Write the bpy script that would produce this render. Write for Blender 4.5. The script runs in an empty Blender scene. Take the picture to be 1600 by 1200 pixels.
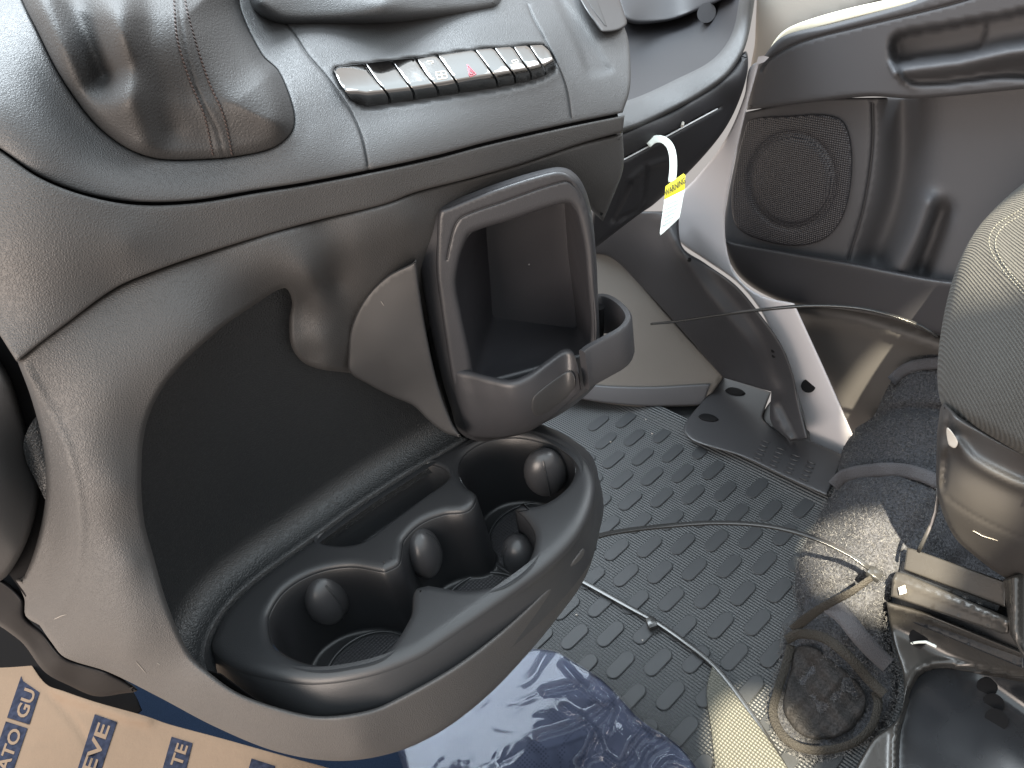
import bpy, bmesh, math, random
import numpy as np
from mathutils import Matrix, Vector
from mathutils.geometry import delaunay_2d_cdt
random.seed(4)
rng = np.random.default_rng(4)
DEBUG = False
SC = bpy.context.scene
COL = SC.collection

# ---------------------------------------------------------------- camera
F = 1208.0
H = 0.75
dn = np.array([310, -1440, -1208.0]); dn /= np.linalg.norm(dn)
Zc = -dn
Yc = np.array([-1368, 719, -1208.0]); Yc -= Yc.dot(Zc) * Zc; Yc /= np.linalg.norm(Yc)
Xc = np.cross(Yc, Zc)
R = np.array([Xc, Yc, Zc])
CAM = np.array([0, 0, H])
cd = bpy.data.cameras.new('camera'); cam = bpy.data.objects.new('camera', cd); COL.objects.link(cam)
cd.sensor_width = 36; cd.lens = F * 36 / 1600; cd.clip_start = 0.01; cd.clip_end = 50
M = Matrix(((*R[0], 0), (*R[1], 0), (*R[2], H), (0, 0, 0, 1)))
cam.matrix_world = M
SC.camera = cam

# ---------------------------------------------------------------- light
W = bpy.data.worlds.new('World'); SC.world = W; W.use_nodes = True
nt = W.node_tree; bg = nt.nodes['Background']
tc = nt.nodes.new('ShaderNodeTexCoord')
def wdot(vec, a0, a1):
    """direction . vec remapped a0..a1 -> 0..1, smooth"""
    d = nt.nodes.new('ShaderNodeVectorMath'); d.operation = 'DOT_PRODUCT'; d.inputs[1].default_value = vec; nt.links.new(tc.outputs['Generated'], d.inputs[0])
    m_ = nt.nodes.new('ShaderNodeMapRange'); m_.interpolation_type = 'SMOOTHSTEP'; m_.inputs[1].default_value = a0; m_.inputs[2].default_value = a1; nt.links.new(d.outputs['Value'], m_.inputs[0]); return m_.outputs[0]
def wmix(f, c1, c2):
    m_ = nt.nodes.new('ShaderNodeMixRGB'); nt.links.new(f, m_.inputs[0])
    for i_, c_ in ((1, c1), (2, c2)):
        if isinstance(c_, tuple): m_.inputs[i_].default_value = (*c_, 1)
        else: nt.links.new(c_, m_.inputs[i_])
    return m_.outputs[0]
GH = tuple(np.cross([0, 0, 1], (lambda e_: e_ / np.linalg.norm(e_))((np.array([.978, .211, 0.0]) @ R.T) * [1, 1, 0])))
EH = (lambda e_: e_ / np.linalg.norm(e_))((np.array([.978, .211, 0.0]) @ R.T) * [1, 1, 0])
low0 = wmix(wdot((0, 0, -1), .66, .86), (.40, .375, .36), (1.18, 1.02, .89))          # sunlit cab floor straight below, dim footwell behind
low = wmix(wdot(tuple(-EH), .15, .65), low0, (1.42, 1.17, .98))                       # bright driver's doorway at the left
mid = wmix(wdot((0, 0, 1), -.10, .30), low, (1.05, .98, .92))
top = wmix(wdot((0, 0, 1), .40, .72), mid, (2.0, 2.25, 2.4))
nt.links.new(top, bg.inputs[0]); bg.inputs[1].default_value = 1.0

def area(name, loc, target, sx, sy, power, color):
    l = bpy.data.lights.new(name, 'AREA'); l.shape = 'RECTANGLE'; l.size = sx; l.size_y = sy
    l.energy = power; l.color = color
    o = bpy.data.objects.new(name, l); COL.objects.link(o); o.location = loc
    d = Vector(target) - Vector(loc); o.rotation_euler = d.to_track_quat('-Z', 'Y').to_euler()
    return o
area('windscreen_light', (0.40, 1.00, 1.62), (0.25, 0.35, 0.50), 1.3, 0.7, 48, (0.84, 0.93, 1.0))
area('side_window_light', (1.35, 0.0, 1.35), (0.5, 0.3, 0.2), 0.9, 0.5, 8, (0.92, 0.96, 1.0))
area('driver_side_light', (-1.05, 0.05, 0.62), (0.1, 0.4, 0.45), 0.8, 0.7, 20, (1.0, 0.85, 0.74))
SUN_DIR = Vector((-0.42, -0.30, 0.86)).normalized()      # towards the sun
def sunbeam(name, target, half_deg, power=900, blend=.04, dist=2.6):
    """a shaft of direct sun through a window: a narrow spot far away along the sun's direction"""
    l = bpy.data.lights.new(name, 'SPOT'); l.energy = power; l.color = (1.0, .88, .66); l.spot_size = math.radians(2 * half_deg); l.spot_blend = blend; l.shadow_soft_size = .012
    o = bpy.data.objects.new(name, l); COL.objects.link(o); o.location = Vector(target) + SUN_DIR * dist; o.rotation_euler = SUN_DIR.to_track_quat('Z', 'Y').to_euler()
SC.view_settings.view_transform = 'Standard'; SC.view_settings.look = 'None'
SC.view_settings.exposure = 0.35; SC.view_settings.gamma = 1
SC.cycles.use_denoising = True
SC.cycles.max_bounces = 6
SC.cycles.sample_clamp_indirect = 4

# ---------------------------------------------------------------- geometry helpers
def ray(u, v):
    u = np.asarray(u, float); v = np.asarray(v, float)
    c = np.stack([(u - 800) / F, (600 - v) / F, -np.ones_like(u)], -1)
    return c @ R.T
def P(u, v, d): return ray(u, v) * np.asarray(d)[..., None] + CAM
def dZ(u, v, z): return (z - H) / ray(u, v)[..., 2]
def dX(u, v, x): return x / ray(u, v)[..., 0]
def PZ(u, v, z): return P(u, v, dZ(u, v, z))
def proj(p):
    q = (np.asarray(p) - CAM) @ R
    return np.stack([800 + F * q[..., 0] / -q[..., 2], 600 - F * q[..., 1] / -q[..., 2], -q[..., 2]], -1)
def softmin(a, b, k=.006): return -np.logaddexp(-np.asarray(a) / k, -np.asarray(b) / k) * k
class TPS:
    """smooth depth field through anchors (u, v, d)"""
    def __init__(s, an, reg=1e-4):
        a = np.array(an, float); s.x = a[:, :2] / 500; y = 1 / a[:, 2]; n = len(a); s.an = list(zip(s.x.tolist(), y.tolist()))
        K = s.U(s.x[:, None] - s.x[None]) + reg * np.eye(n)
        Pm = np.c_[np.ones(n), s.x]
        A = np.zeros((n + 3, n + 3)); A[:n, :n] = K; A[:n, n:] = Pm; A[n:, :n] = Pm.T
        s.w = np.linalg.solve(A, np.r_[y, 0, 0, 0])
    def U(s, d):
        r2 = (d ** 2).sum(-1); return np.where(r2 > 0, r2 * np.log(np.maximum(r2, 1e-12)), 0) * 0.5
    def __call__(s, u, v):
        u = np.asarray(u, float); v = np.asarray(v, float)
        q = np.stack([u, v], -1).reshape(-1, 2) / 500
        r = s.U(q[:, None] - s.x[None]) @ s.w[:-3] + s.w[-3] + q @ s.w[-2:]
        return (1 / r).reshape(u.shape)
def plane(p0, n):
    p0 = np.array(p0, float); n = np.array(n, float)
    return lambda u, v: ((p0 - CAM) @ n) / (ray(u, v) @ n)
def segd(u, v, poly):
    """distance in px from points to a polyline, and position along it 0..1"""
    q = np.stack([np.asarray(u, float), np.asarray(v, float)], -1)
    best = np.full(q.shape[:-1], 1e9); pos = np.zeros(q.shape[:-1]); side = np.zeros(q.shape[:-1])
    poly = np.array(poly, float); L = np.linalg.norm(np.diff(poly, axis=0), axis=1); T = L.sum(); acc = 0
    for a, b, l in zip(poly[:-1], poly[1:], L):
        ab = b - a; t = np.clip(((q - a) @ ab) / max(l * l, 1e-9), 0, 1)
        w = q - (a + t[..., None] * ab); d = np.linalg.norm(w, axis=-1)
        m = d < best; best = np.where(m, d, best); pos = np.where(m, (acc + t * l) / T, pos)
        side = np.where(m, np.sign(ab[0] * w[..., 1] - ab[1] * w[..., 0]), side); acc += l
    return best, pos, side
def groove(u, v, poly, w, depth):
    d, p, s = segd(u, v, poly); return depth * np.exp(-(d / w) ** 2)
def sstep(x, a, b):
    t = np.clip((x - a) / (b - a), 0, 1); return t * t * (3 - 2 * t)
def inside(u, v, poly):
    p = np.array(poly, float); x, y = np.asarray(u, float), np.asarray(v, float); c = np.zeros(x.shape, bool)
    for i in range(len(p)):
        x1, y1 = p[i - 1]; x2, y2 = p[i]
        if y1 == y2: continue
        cond = ((y1 > y) != (y2 > y)) & (x < (x2 - x1) * (y - y1) / (y2 - y1) + x1); c ^= cond
    return c
def spline(pts, step, closed=True, dim=2):
    """Catmull-Rom through pts resampled at step; a point with an extra trailing 1 is a sharp corner"""
    xy = np.array([p[:dim] for p in pts], float); cor = [len(p) > dim for p in pts]; n = len(xy); out = []
    for i in range(n if closed else n - 1):
        p1 = xy[i]; p2 = xy[(i + 1) % n]
        p0 = xy[i - 1] if (closed or i > 0) else 2 * p1 - p2
        p3 = xy[(i + 2) % n] if (closed or i + 2 < n) else 2 * p2 - p1
        if cor[i]: p0 = 2 * p1 - p2
        if cor[(i + 1) % n]: p3 = 2 * p2 - p1
        L = np.linalg.norm(p2 - p1)
        if L < 1e-9: continue
        t1 = (p2 - p0) / (max(np.linalg.norm(p1 - p0), 1e-6) + L) * L
        t2 = (p3 - p1) / (max(np.linalg.norm(p3 - p2), 1e-6) + L) * L
        k = max(1, int(round(L / step)))
        for t in np.arange(k) / k:
            out.append((2*t**3 - 3*t**2 + 1) * p1 + (t**3 - 2*t**2 + t) * t1 + (-2*t**3 + 3*t**2) * p2 + (t**3 - t**2) * t2)
    if not closed: out.append(xy[-1])
    return np.array(out)
def resample(p, n, closed=False):
    p = np.array(p, float)
    if closed: p = np.vstack([p, p[:1]])
    s = np.r_[0, np.cumsum(np.linalg.norm(np.diff(p, axis=0), axis=1))]
    t = np.linspace(0, s[-1], n + 1)[:-1] if closed else np.linspace(0, s[-1], n)
    return np.stack([np.interp(t, s, p[:, k]) for k in range(p.shape[1])], -1)
def carea(p): x, y = p[:, 0], p[:, 1]; return 0.5 * (x * np.roll(y, -1) - np.roll(x, -1) * y).sum()

# ---------------------------------------------------------------- object helpers
LOC = {}
def tag(o, label=None, cat=None, group=None, kind=None):
    if label: o['label'] = label
    if cat: o['category'] = cat
    if group: o['group'] = group
    if kind: o['kind'] = kind
    return o
def thing(name, loc, label=None, cat=None, group=None):
    o = bpy.data.objects.new(name, None); COL.objects.link(o); o.location = loc; o.empty_display_size = 0.02
    LOC[o.name] = np.array(loc, float); return tag(o, label, cat, group)
def mesh_obj(name, V, Fc, mat, parent=None, smooth=True, sharp=None):
    V = np.array(V, float).reshape(-1, 3)
    off = LOC.get(parent.name, np.zeros(3)) if parent is not None else V.mean(0) * [1, 1, 0] + [0, 0, V[:, 2].min()]
    me = bpy.data.meshes.new(name); me.from_pydata((V - off).tolist(), [], [tuple(int(i) for i in f) for f in Fc])
    me.validate(); me.update()
    if smooth: me.shade_smooth()
    if sharp: me.set_sharp_from_angle(angle=math.radians(sharp))
    me.materials.append(mat)
    o = bpy.data.objects.new(name, me); COL.objects.link(o)
    if parent is not None:
        o.parent = parent; LOC[o.name] = off * 1.0
    else:
        o.location = off; LOC[o.name] = off
    return o
def inset(loop, o):
    """move a CCW loop inwards by o px"""
    p = loop; e1 = p - np.roll(p, 1, 0); e2 = np.roll(p, -1, 0) - p
    n1 = np.stack([-e1[:, 1], e1[:, 0]], -1); n1 /= np.linalg.norm(n1, axis=1)[:, None] + 1e-9
    n2 = np.stack([-e2[:, 1], e2[:, 0]], -1); n2 /= np.linalg.norm(n2, axis=1)[:, None] + 1e-9
    n = n1 + n2; n /= np.maximum((n * n).sum(1)[:, None] / 2, 0.5)
    return p + n * o
def panel(name, outline, D, mat, parent=None, holes=(), step=8, roll=(5, 0.002), skirt=0.008, skirt_out=0.0, sm=True, sharp=None, nroll=4, hroll=None, mapf=None, lines=()):
    """sheet with rounded, returned edges: outline in photo pixels, depth from D(u, v)"""
    loops = []
    ol = spline(outline, step) if sm else resample_poly(outline, step)
    q = ol * [1, -1]
    if carea(q) < 0: q = q[::-1]
    loops.append((q, roll))
    for h in holes:
        hq = (spline(h, step) if sm else resample_poly(h, step)) * [1, -1]
        if carea(hq) > 0: hq = hq[::-1]
        loops.append((hq, (hroll.pop(0) if isinstance(hroll, list) else hroll) or roll))
    pts = []; edges = []; push = []; inner = []
    for q, rl in loops:
        a = inset(q, rl[0]); i0 = len(pts); pts += a.tolist(); push += [0.0] * len(a)
        edges += [(i0 + i, i0 + (i + 1) % len(a)) for i in range(len(a))]; inner.append(a)
    allp = np.vstack(inner); lo, hi = allp.min(0), allp.max(0)
    gx, gy = np.meshgrid(np.arange(lo[0] + step * .5, hi[0], step), np.arange(lo[1] + step * .5, hi[1], step))
    gx[1::2] += step * .5
    gx = gx.ravel(); gy = gy.ravel(); ok = inside(gx, gy, inner[0])
    for a in inner[1:]: ok &= ~inside(gx, gy, a)
    gx, gy = gx[ok], gy[ok]
    for a in inner:
        if len(gx) == 0: break
        dd, _, _ = segd(gx, gy, np.vstack([a, a[:1]])); m = dd > step * .55; gx, gy = gx[m], gy[m]
    ex = []
    for pl, w in lines:
        c0 = resample(np.array(pl, float) * [1, -1], max(4, int(np.linalg.norm(np.diff(np.array(pl, float), axis=0), axis=1).sum() / 4)))
        t_ = np.gradient(c0, axis=0); n_ = np.stack([-t_[:, 1], t_[:, 0]], -1); n_ /= np.linalg.norm(n_, axis=1)[:, None] + 1e-9
        dd, _, _ = segd(gx, gy, c0); m = dd > w * 2.4 + 1; gx, gy = gx[m], gy[m]
        for k_ in (-2.2, -1.1, -.5, 0, .5, 1.1, 2.2): ex += (c0 + n_ * w * k_).tolist()
    if ex:
        ex = np.array(ex); ok = inside(ex[:, 0], ex[:, 1], inner[0])
        for a in inner[1:]: ok &= ~inside(ex[:, 0], ex[:, 1], a)
        for a in inner: ok &= segd(ex[:, 0], ex[:, 1], np.vstack([a, a[:1]]))[0] > 1.0
        gx = np.r_[gx, ex[ok, 0]]; gy = np.r_[gy, ex[ok, 1]]
    nb = len(pts)
    grid = np.stack([gx, gy], -1).tolist()
    vs, es, fs, *_ = delaunay_2d_cdt([Vector(p) for p in pts + grid], edges, [], 0, 1e-6)
    vs = np.array([tuple(v) for v in vs]); fs = [tuple(f) for f in fs]
    cen = np.array([vs[list(f)].mean(0) for f in fs]); ok = inside(cen[:, 0], cen[:, 1], inner[0])
    for a in inner[1:]: ok &= ~inside(cen[:, 0], cen[:, 1], a)
    fs = [f for f, k_ in zip(fs, ok) if k_]
    UV = vs.tolist(); PU = [0.0] * len(UV)
    # CDT may merge or reorder vertices: find the ring vertices again
    def find(p):
        return int(np.argmin(((vs - p) ** 2).sum(1)))
    for (q, rl), a in zip(loops, inner):
        prev = [find(p) for p in a]
        for j in range(1, nroll + 2):
            if j <= nroll:
                th = math.pi / 2 * j / nroll; o_ = rl[0] * (1 - math.sin(th)); ps = rl[1] * (1 - math.cos(th))
            else:
                if skirt <= 0: break
                o_ = skirt_out; ps = rl[1] + skirt
            ring = inset(q, o_); i0 = len(UV); UV += ring.tolist(); PU += [ps] * len(ring); n = len(ring)
            for i in range(n):
                a0, a1 = prev[i], prev[(i + 1) % n]; b0, b1 = i0 + i, i0 + (i + 1) % n
                if a0 != a1: fs.append((a0, b0, b1, a1))
                else: fs.append((a0, b0, b1))
            prev = list(range(i0, i0 + n))
    UV = np.array(UV); u, v = UV[:, 0], -UV[:, 1]
    fa = [max(np.ptp(UV[list(f), 0]), np.ptp(UV[list(f), 1])) for f in fs]
    if DEBUG and max(fa) > 6 * step: print('LONGFACE', name, max(fa), UV[list(fs[int(np.argmax(fa))])].tolist()[:3])
    V = P(u, v, D(u, v) + np.array(PU)) if mapf is None else mapf(u, v, np.array(PU))
    return mesh_obj(name, V, fs, mat, parent, sharp=sharp)
def resample_poly(pts, step):
    out = []
    for i in range(len(pts)):
        a = np.array(pts[i][:2], float); b = np.array(pts[(i + 1) % len(pts)][:2], float)
        k = max(1, int(round(np.linalg.norm(b - a) / step)))
        for t in range(k): out.append(a + (b - a) * t / k)
    return np.array(out)
def loft(name, rows, mat, parent=None, closed=False, cap=(False, False), sharp=None):
    G = np.array(rows, float); nr, nc = G.shape[:2]; fs = []
    for i in range(nr - 1):
        for j in range(nc if closed else nc - 1):
            j2 = (j + 1) % nc; fs.append((i * nc + j, i * nc + j2, (i + 1) * nc + j2, (i + 1) * nc + j))
    if cap[0]: fs.append(tuple(range(nc))[::-1])
    if cap[1]: fs.append(tuple(range((nr - 1) * nc, nr * nc)))
    return mesh_obj(name, G.reshape(-1, 3), fs, mat, parent, sharp=sharp)
def sweep(name, path, prof, mat, parent=None, up=(0, 0, 1), closed=False, scale=None, cap=True, sharp=None):
    """profile points (a, b): a across (side), b along up-ish normal"""
    p = np.array(path, float); n = len(p); rows = []
    t = np.gradient(p, axis=0); t /= np.linalg.norm(t, axis=1)[:, None] + 1e-12
    for i in range(n):
        U_ = np.array(up if not callable(up) else up(i), float); s = np.cross(t[i], U_); s /= np.linalg.norm(s) + 1e-12
        U2 = np.cross(s, t[i]); sc = 1 if scale is None else scale[i]
        rows.append([p[i] + sc * (a * s + b * U2) for a, b in prof])
    return loft(name, rows, mat, parent, closed=True, cap=(cap, cap), sharp=sharp)
def rrect(w, h, r, n=4):
    o = []
    for cx, cy, a0 in ((w/2-r, h/2-r, 0), (-w/2+r, h/2-r, 90), (-w/2+r, -h/2+r, 180), (w/2-r, -h/2+r, 270)):
        for i in range(n + 1):
            a = math.radians(a0 + 90 * i / n); o.append((cx + r * math.cos(a), cy + r * math.sin(a)))
    return o
def circ(r, n=12): return [(r * math.cos(2*math.pi*i/n), r * math.sin(2*math.pi*i/n)) for i in range(n)]
def ellipsoid(name, c, ax, mat, parent=None, nu=24, nv=16, vmax=1.0):
    """ax: three axis vectors"""
    V = []; fs = []
    ax = [np.array(a, float) for a in ax]; c = np.array(c, float)
    for i in range(nv + 1):
        th = math.pi * vmax * i / nv
        for j in range(nu):
            ph = 2 * math.pi * j / nu
            V.append(c + math.sin(th) * (math.cos(ph) * ax[0] + math.sin(ph) * ax[1]) + math.cos(th) * ax[2])
    for i in range(nv):
        for j in range(nu):
            fs.append((i*nu+j, (i+1)*nu+j, (i+1)*nu+(j+1) % nu, i*nu+(j+1) % nu))
    return mesh_obj(name, V, fs, mat, parent)

# ---------------------------------------------------------------- materials
def mat(name, col, rough=0.5, bumps=(), spec=0.5, metal=0, var=0.0, var_scale=6, rvar=0.0, coat=0, tcol=None):
    """bumps: list of (kind, scale, distance_m); kinds noise, voronoi, leather"""
    m = bpy.data.materials.new(name); m.use_nodes = True; n = m.node_tree.nodes; L = m.node_tree.links
    b = n['Principled BSDF']; b.inputs['Base Color'].default_value = (*col, 1); b.inputs['Roughness'].default_value = rough
    b.inputs['Specular IOR Level'].default_value = spec; b.inputs['Metallic'].default_value = metal; b.inputs['Coat Weight'].default_value = coat
    tc_ = n.new('ShaderNodeTexCoord'); prev = None
    def tex(kind, sc):
        if kind == 'voronoi':
            t = n.new('ShaderNodeTexVoronoi'); t.inputs['Scale'].default_value = sc; t.feature = 'F1'; L.new(tc_.outputs['Object'], t.inputs['Vector']); return t.outputs['Distance']
        if kind == 'cells':
            t = n.new('ShaderNodeTexVoronoi'); t.inputs['Scale'].default_value = sc; t.inputs['Randomness'].default_value = 0; L.new(tc_.outputs['Object'], t.inputs['Vector']); return t.outputs['Distance']
        if kind == 'leather':
            t = n.new('ShaderNodeTexVoronoi'); t.inputs['Scale'].default_value = sc; t.feature = 'DISTANCE_TO_EDGE'
            w = n.new('ShaderNodeTexNoise'); w.inputs['Scale'].default_value = sc * .6
            mx = n.new('ShaderNodeVectorMath'); mx.operation = 'SCALE'; mx.inputs['Scale'].default_value = 1.3 / sc
            ad = n.new('ShaderNodeVectorMath'); ad.operation = 'ADD'
            L.new(tc_.outputs['Object'], w.inputs['Vector']); L.new(w.outputs['Color'], mx.inputs[0]); L.new(mx.outputs[0], ad.inputs[0]); L.new(tc_.outputs['Object'], ad.inputs[1])
            L.new(ad.outputs[0], t.inputs['Vector'])
            r_ = n.new('ShaderNodeMapRange'); r_.inputs[1].default_value = 0; r_.inputs[2].default_value = .35; r_.interpolation_type = 'SMOOTHSTEP'
            L.new(t.outputs['Distance'], r_.inputs[0]); return r_.outputs[0]
        t = n.new('ShaderNodeTexNoise'); t.inputs['Scale'].default_value = sc; t.inputs['Detail'].default_value = 3; L.new(tc_.outputs['Object'], t.inputs['Vector']); return t.outputs['Fac']
    for kind, sc, dist in bumps:
        bp = n.new('ShaderNodeBump'); bp.inputs['Strength'].default_value = 1; bp.inputs['Distance'].default_value = dist
        L.new(tex(kind, sc), bp.inputs['Height'])
        if prev: L.new(prev, bp.inputs['Normal'])
        prev = bp.outputs[0]
    if prev: L.new(prev, b.inputs['Normal'])
    if var:
        t = tex('noise', var_scale); mr = n.new('ShaderNodeMapRange'); mr.inputs[1].default_value = .3; mr.inputs[2].default_value = .7
        mr.inputs[3].default_value = 1 - var; mr.inputs[4].default_value = 1 + var; L.new(t, mr.inputs[0])
        vm = n.new('ShaderNodeVectorMath'); vm.operation = 'SCALE'; vm.inputs[0].default_value = col; L.new(mr.outputs[0], vm.inputs['Scale'])
        L.new(vm.outputs[0], b.inputs['Base Color'])
    if rvar:
        t = tex('noise', 23); mr = n.new('ShaderNodeMapRange'); mr.inputs[1].default_value = .3; mr.inputs[2].default_value = .7
        mr.inputs[3].default_value = rough - rvar; mr.inputs[4].default_value = rough + rvar; L.new(t, mr.inputs[0]); L.new(mr.outputs[0], b.inputs['Roughness'])
    return m
M_grain = mat('grained_plastic', (.044, .0425, .042), .54, [('leather', 800, .00014), ('noise', 1800, .00006)], rvar=.05)
M_fine = mat('fine_plastic', (.055, .056, .058), .50, [('leather', 900, .00012), ('noise', 1700, .00012)], rvar=.04)
M_smooth = mat('smooth_plastic', (.030, .030, .032), .36, [('noise', 900, .00004)], rvar=.06)
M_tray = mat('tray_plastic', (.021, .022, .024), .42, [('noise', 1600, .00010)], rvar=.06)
M_pocket = mat('pocket_plastic', (.030, .030, .033), .40, [('noise', 1300, .00016)], rvar=.06)
M_side = mat('pocket_side_plastic', (.026, .026, .027), .46, [('noise', 1400, .00006)], rvar=.07)
M_cav = mat('cavity_plastic', (.024, .024, .028), .45, [('noise', 1300, .00012)], rvar=.05)
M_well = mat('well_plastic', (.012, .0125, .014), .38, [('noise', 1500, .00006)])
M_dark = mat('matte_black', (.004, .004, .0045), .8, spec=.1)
M_gloss = mat('piano_black', (.27, .265, .26), .05, [('noise', 45, .00012)], metal=1)
M_leather = mat('boot_leather', (.036, .035, .035), .60, spec=.4, bumps=[('leather', 560, .00013)], rvar=.05)
M_thread = mat('thread', (.055, .038, .034), .7)
M_bk = mat('door_plastic', (.050, .051, .056), .62, spec=.35, bumps=[('noise', 900, .00012)])
M_bkdark = mat('dark_door_plastic', (.018, .018, .021), .52, [('noise', 900, .0001)])
M_white = mat('white_paint', (.50, .49, .51), .35, coat=.2)
M_beige = mat('pillar_trim', (.34, .32, .29), .6, [('noise', 700, .0001)])
M_cream = mat('cream_metal', (.8, .77, .62), .4)
M_iconw = mat('icon_white', (.75, .72, .66), .5)
M_iconr = mat('icon_red', (.45, .10, .13), .5)

# ---------------------------------------------------------------- CENTRE CONSOLE
base = thing('center_console', PZ(500, 1100, 0), 'big dark grained plastic centre console with gear boot, button row and cup holders', 'console')
D_face = TPS([
    (0, 232, .33), (210, 318, .362), (400, 300, .395), (580, 268, .425), (760, 225, .465), (975, 180, .525),
    (0, 130, .345), (60, 20, .375), (130, 240, .362), (250, 285, .378), (460, 150, .43), (540, 210, .435), (640, 200, .45), (760, 180, .475), (880, 160, .51),
    (480, 60, .47), (600, 80, .485), (740, 60, .50), (860, 40, .53), (400, 40, .47), (930, 0, .575), (960, 60, .56), (980, 120, .545),
    (0, -40, .40), (300, 0, .45), (600, -40, .54), (900, -40, .60), (300, 150, .425)])
D_face0 = D_face
S1L = spline([(-60, 193), (0, 233), (60, 275), (130, 303), (210, 317), (300, 315), (400, 299), (480, 286), (580, 267), (680, 245), (760, 224), (870, 199), (975, 178)], 20, False)
def D_face(u, v):
    a, _, sd = segd(u, v, S1L); t = np.clip(a / 85, 0, 1) * (sd < 0); return D_face0(u, v) - .014 * (1 - (1 - t) ** 2)
seamA = spline([(440, 30), (458, 52), (480, 85), (510, 120), (545, 170), (565, 215), (577, 275)], 6, False)
seamB = spline([(826, 10), (833, 28), (850, 60), (870, 100), (885, 140), (894, 200)], 6, False)
boot_o = [(20, -50), (34, 0), (56, 45), (94, 120), (142, 187), (187, 225), (240, 247), (285, 251), (375, 244), (431, 229), (457, 202), (457, 169), (435, 112), (409, 86), (375, 15), (362, -50)]
strip_o = [(519, 109), (530, 104, 1), (569, 99), (610, 94), (647, 90), (681, 86), (740, 78), (770, 75), (800, 73), (825, 71), (847, 70), (858, 77), (869, 97), (867, 113), (852, 123), (827, 132), (777, 143), (717, 152), (685, 157), (647, 163), (610, 168), (575, 173), (560, 168), (547, 156), (530, 130)]
pad_r = spline([(858, -30), (872, 20), (900, 80), (915, 118), (935, 122), (962, 112), (950, 92), (930, 60), (912, 30)], 5)
def D_facia(u, v):
    d = D_face(u, v)
    d = d + groove(u, v, seamA, 1.6, .0025) + groove(u, v, seamB, 1.6, .0025)
    ds, _, _ = segd(u, v, spline(strip_o, 6).tolist() + [strip_o[0][:2]]); ins = inside(u, v, spline(strip_o, 6))
    d = d - .0012 * np.exp(-(ds / 9) ** 2) * ~ins + np.where(ins, .006 * sstep(ds, 0, 4), 0)
    dp, _, _ = segd(u, v, np.vstack([pad_r, pad_r[:1]])); ip = inside(u, v, pad_r)
    d = d + np.where(ip, .004 * sstep(dp, 0, 12), 0)
    db, _, _ = segd(u, v, spline(boot_o, 8)); d = d - .0015 * np.exp(-(db / 14) ** 2)
    return d
facia_o = [(-60, 190), (0, 231), (60, 273), (130, 301), (210, 315), (300, 313), (400, 297), (480, 284), (580, 265), (680, 243), (760, 222), (870, 197), (973, 176, 1), (984, 140), (985, 100), (980, 55), (962, 15), (925, -60, 1), (-60, -60, 1)]
facia = panel('facia_panel', facia_o, D_facia, M_fine, base, holes=[spline(boot_o, 6)[::1].tolist()], step=5, roll=(5, .003), hroll=(4, .003), skirt=.012, lines=[(seamA, 1.6), (seamB, 1.6)])
# boot
fold = spline([(95, -60), (115, 0), (140, 60), (165, 112)], 5, False)
ridge1 = spline([(195, -50), (190, 60), (200, 150), (225, 215)], 5, False)
seamC = spline([(276, -50), (279, 0), (289, 75), (311, 150), (337, 199), (350, 246)], 5, False)
ridge2 = spline([(350, -50), (385, 40), (410, 100), (432, 160), (437, 190)], 5, False)
bo = spline(boot_o, 6)
def D_boot(u, v):
    db, _, _ = segd(u, v, np.vstack([bo, bo[:1]]))
    d = D_face(u, v) + .001
    t = np.clip(db / 95, 0, 1); d = d - .060 * (1 - (1 - t) ** 2.0) * sstep(v, 330, 40) - .006 * np.sqrt(np.clip(db / 16, 0, 1))
    df, p, _ = segd(u, v, fold); d = d + .038 * np.exp(-(df / 36) ** 2)
    df, p, _ = segd(u, v, ridge1); d = d - .007 * np.exp(-(df / 30) ** 2)
    df, p, _ = segd(u, v, spline([(235, -50), (232, 80), (262, 200)], 6, False)); d = d + .005 * np.exp(-(df / 26) ** 2)
    df, p, _ = segd(u, v, ridge2); d = d - .006 * np.exp(-(df / 26) ** 2)
    d = d + groove(u, v, seamC, 2.2, .0016) - groove(u, v, seamC, 13, .0014)
    return d
boot = panel('gear_boot', boot_o, D_boot, M_leather, base, step=4, roll=(3, .002), skirt=.01)
SV = []; SF = []
def add_tube(V, Fc, pts, r, n=6, caps=True):
    p = np.array(pts, float); t = np.gradient(p, axis=0); t /= np.linalg.norm(t, axis=1)[:, None] + 1e-12
    i0 = len(V)
    for i in range(len(p)):
        a = np.cross(t[i], [0.3, .2, .93]); a /= np.linalg.norm(a); b = np.cross(a, t[i])
        rr = r if np.isscalar(r) else r[i]
        for j in range(n): th = 2*math.pi*j/n; V.append(p[i] + rr * (math.cos(th) * a + math.sin(th) * b))
    for i in range(len(p) - 1):
        for j in range(n): Fc.append((i0+i*n+j, i0+i*n+(j+1) % n, i0+(i+1)*n+(j+1) % n, i0+(i+1)*n+j))
    if caps: Fc.append(tuple(i0+j for j in range(n))[::-1]); Fc.append(tuple(i0+(len(p)-1)*n+j for j in range(n)))
def tube(name, pts, r, mt, parent=None, n=8):
    V = []; Fc = []; add_tube(V, Fc, pts, r, n); return mesh_obj(name, V, Fc, mt, parent, sharp=50)
for line in ([(271, -40), (272, 0), (277, 60), (296, 124), (319, 180), (333, 244)], [(287, -40), (289, 0), (304, 60), (326, 127), (349, 180), (363, 244)]):
    s = resample(spline(line, 3, False), 46)
    for i in range(0, 45):
        a, b = s[i], s[i] + (s[min(i + 1, 45)] - s[i]) * .72
        q = np.array([a, (a + b) / 2, b]); q[:, 0] += np.array([-1.0, 0, 1.0])
        add_tube(SV, SF, P(q[:, 0], q[:, 1], D_boot(q[:, 0], q[:, 1]) - [.0000, .0005, .0000]), .00042, 5)
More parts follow.
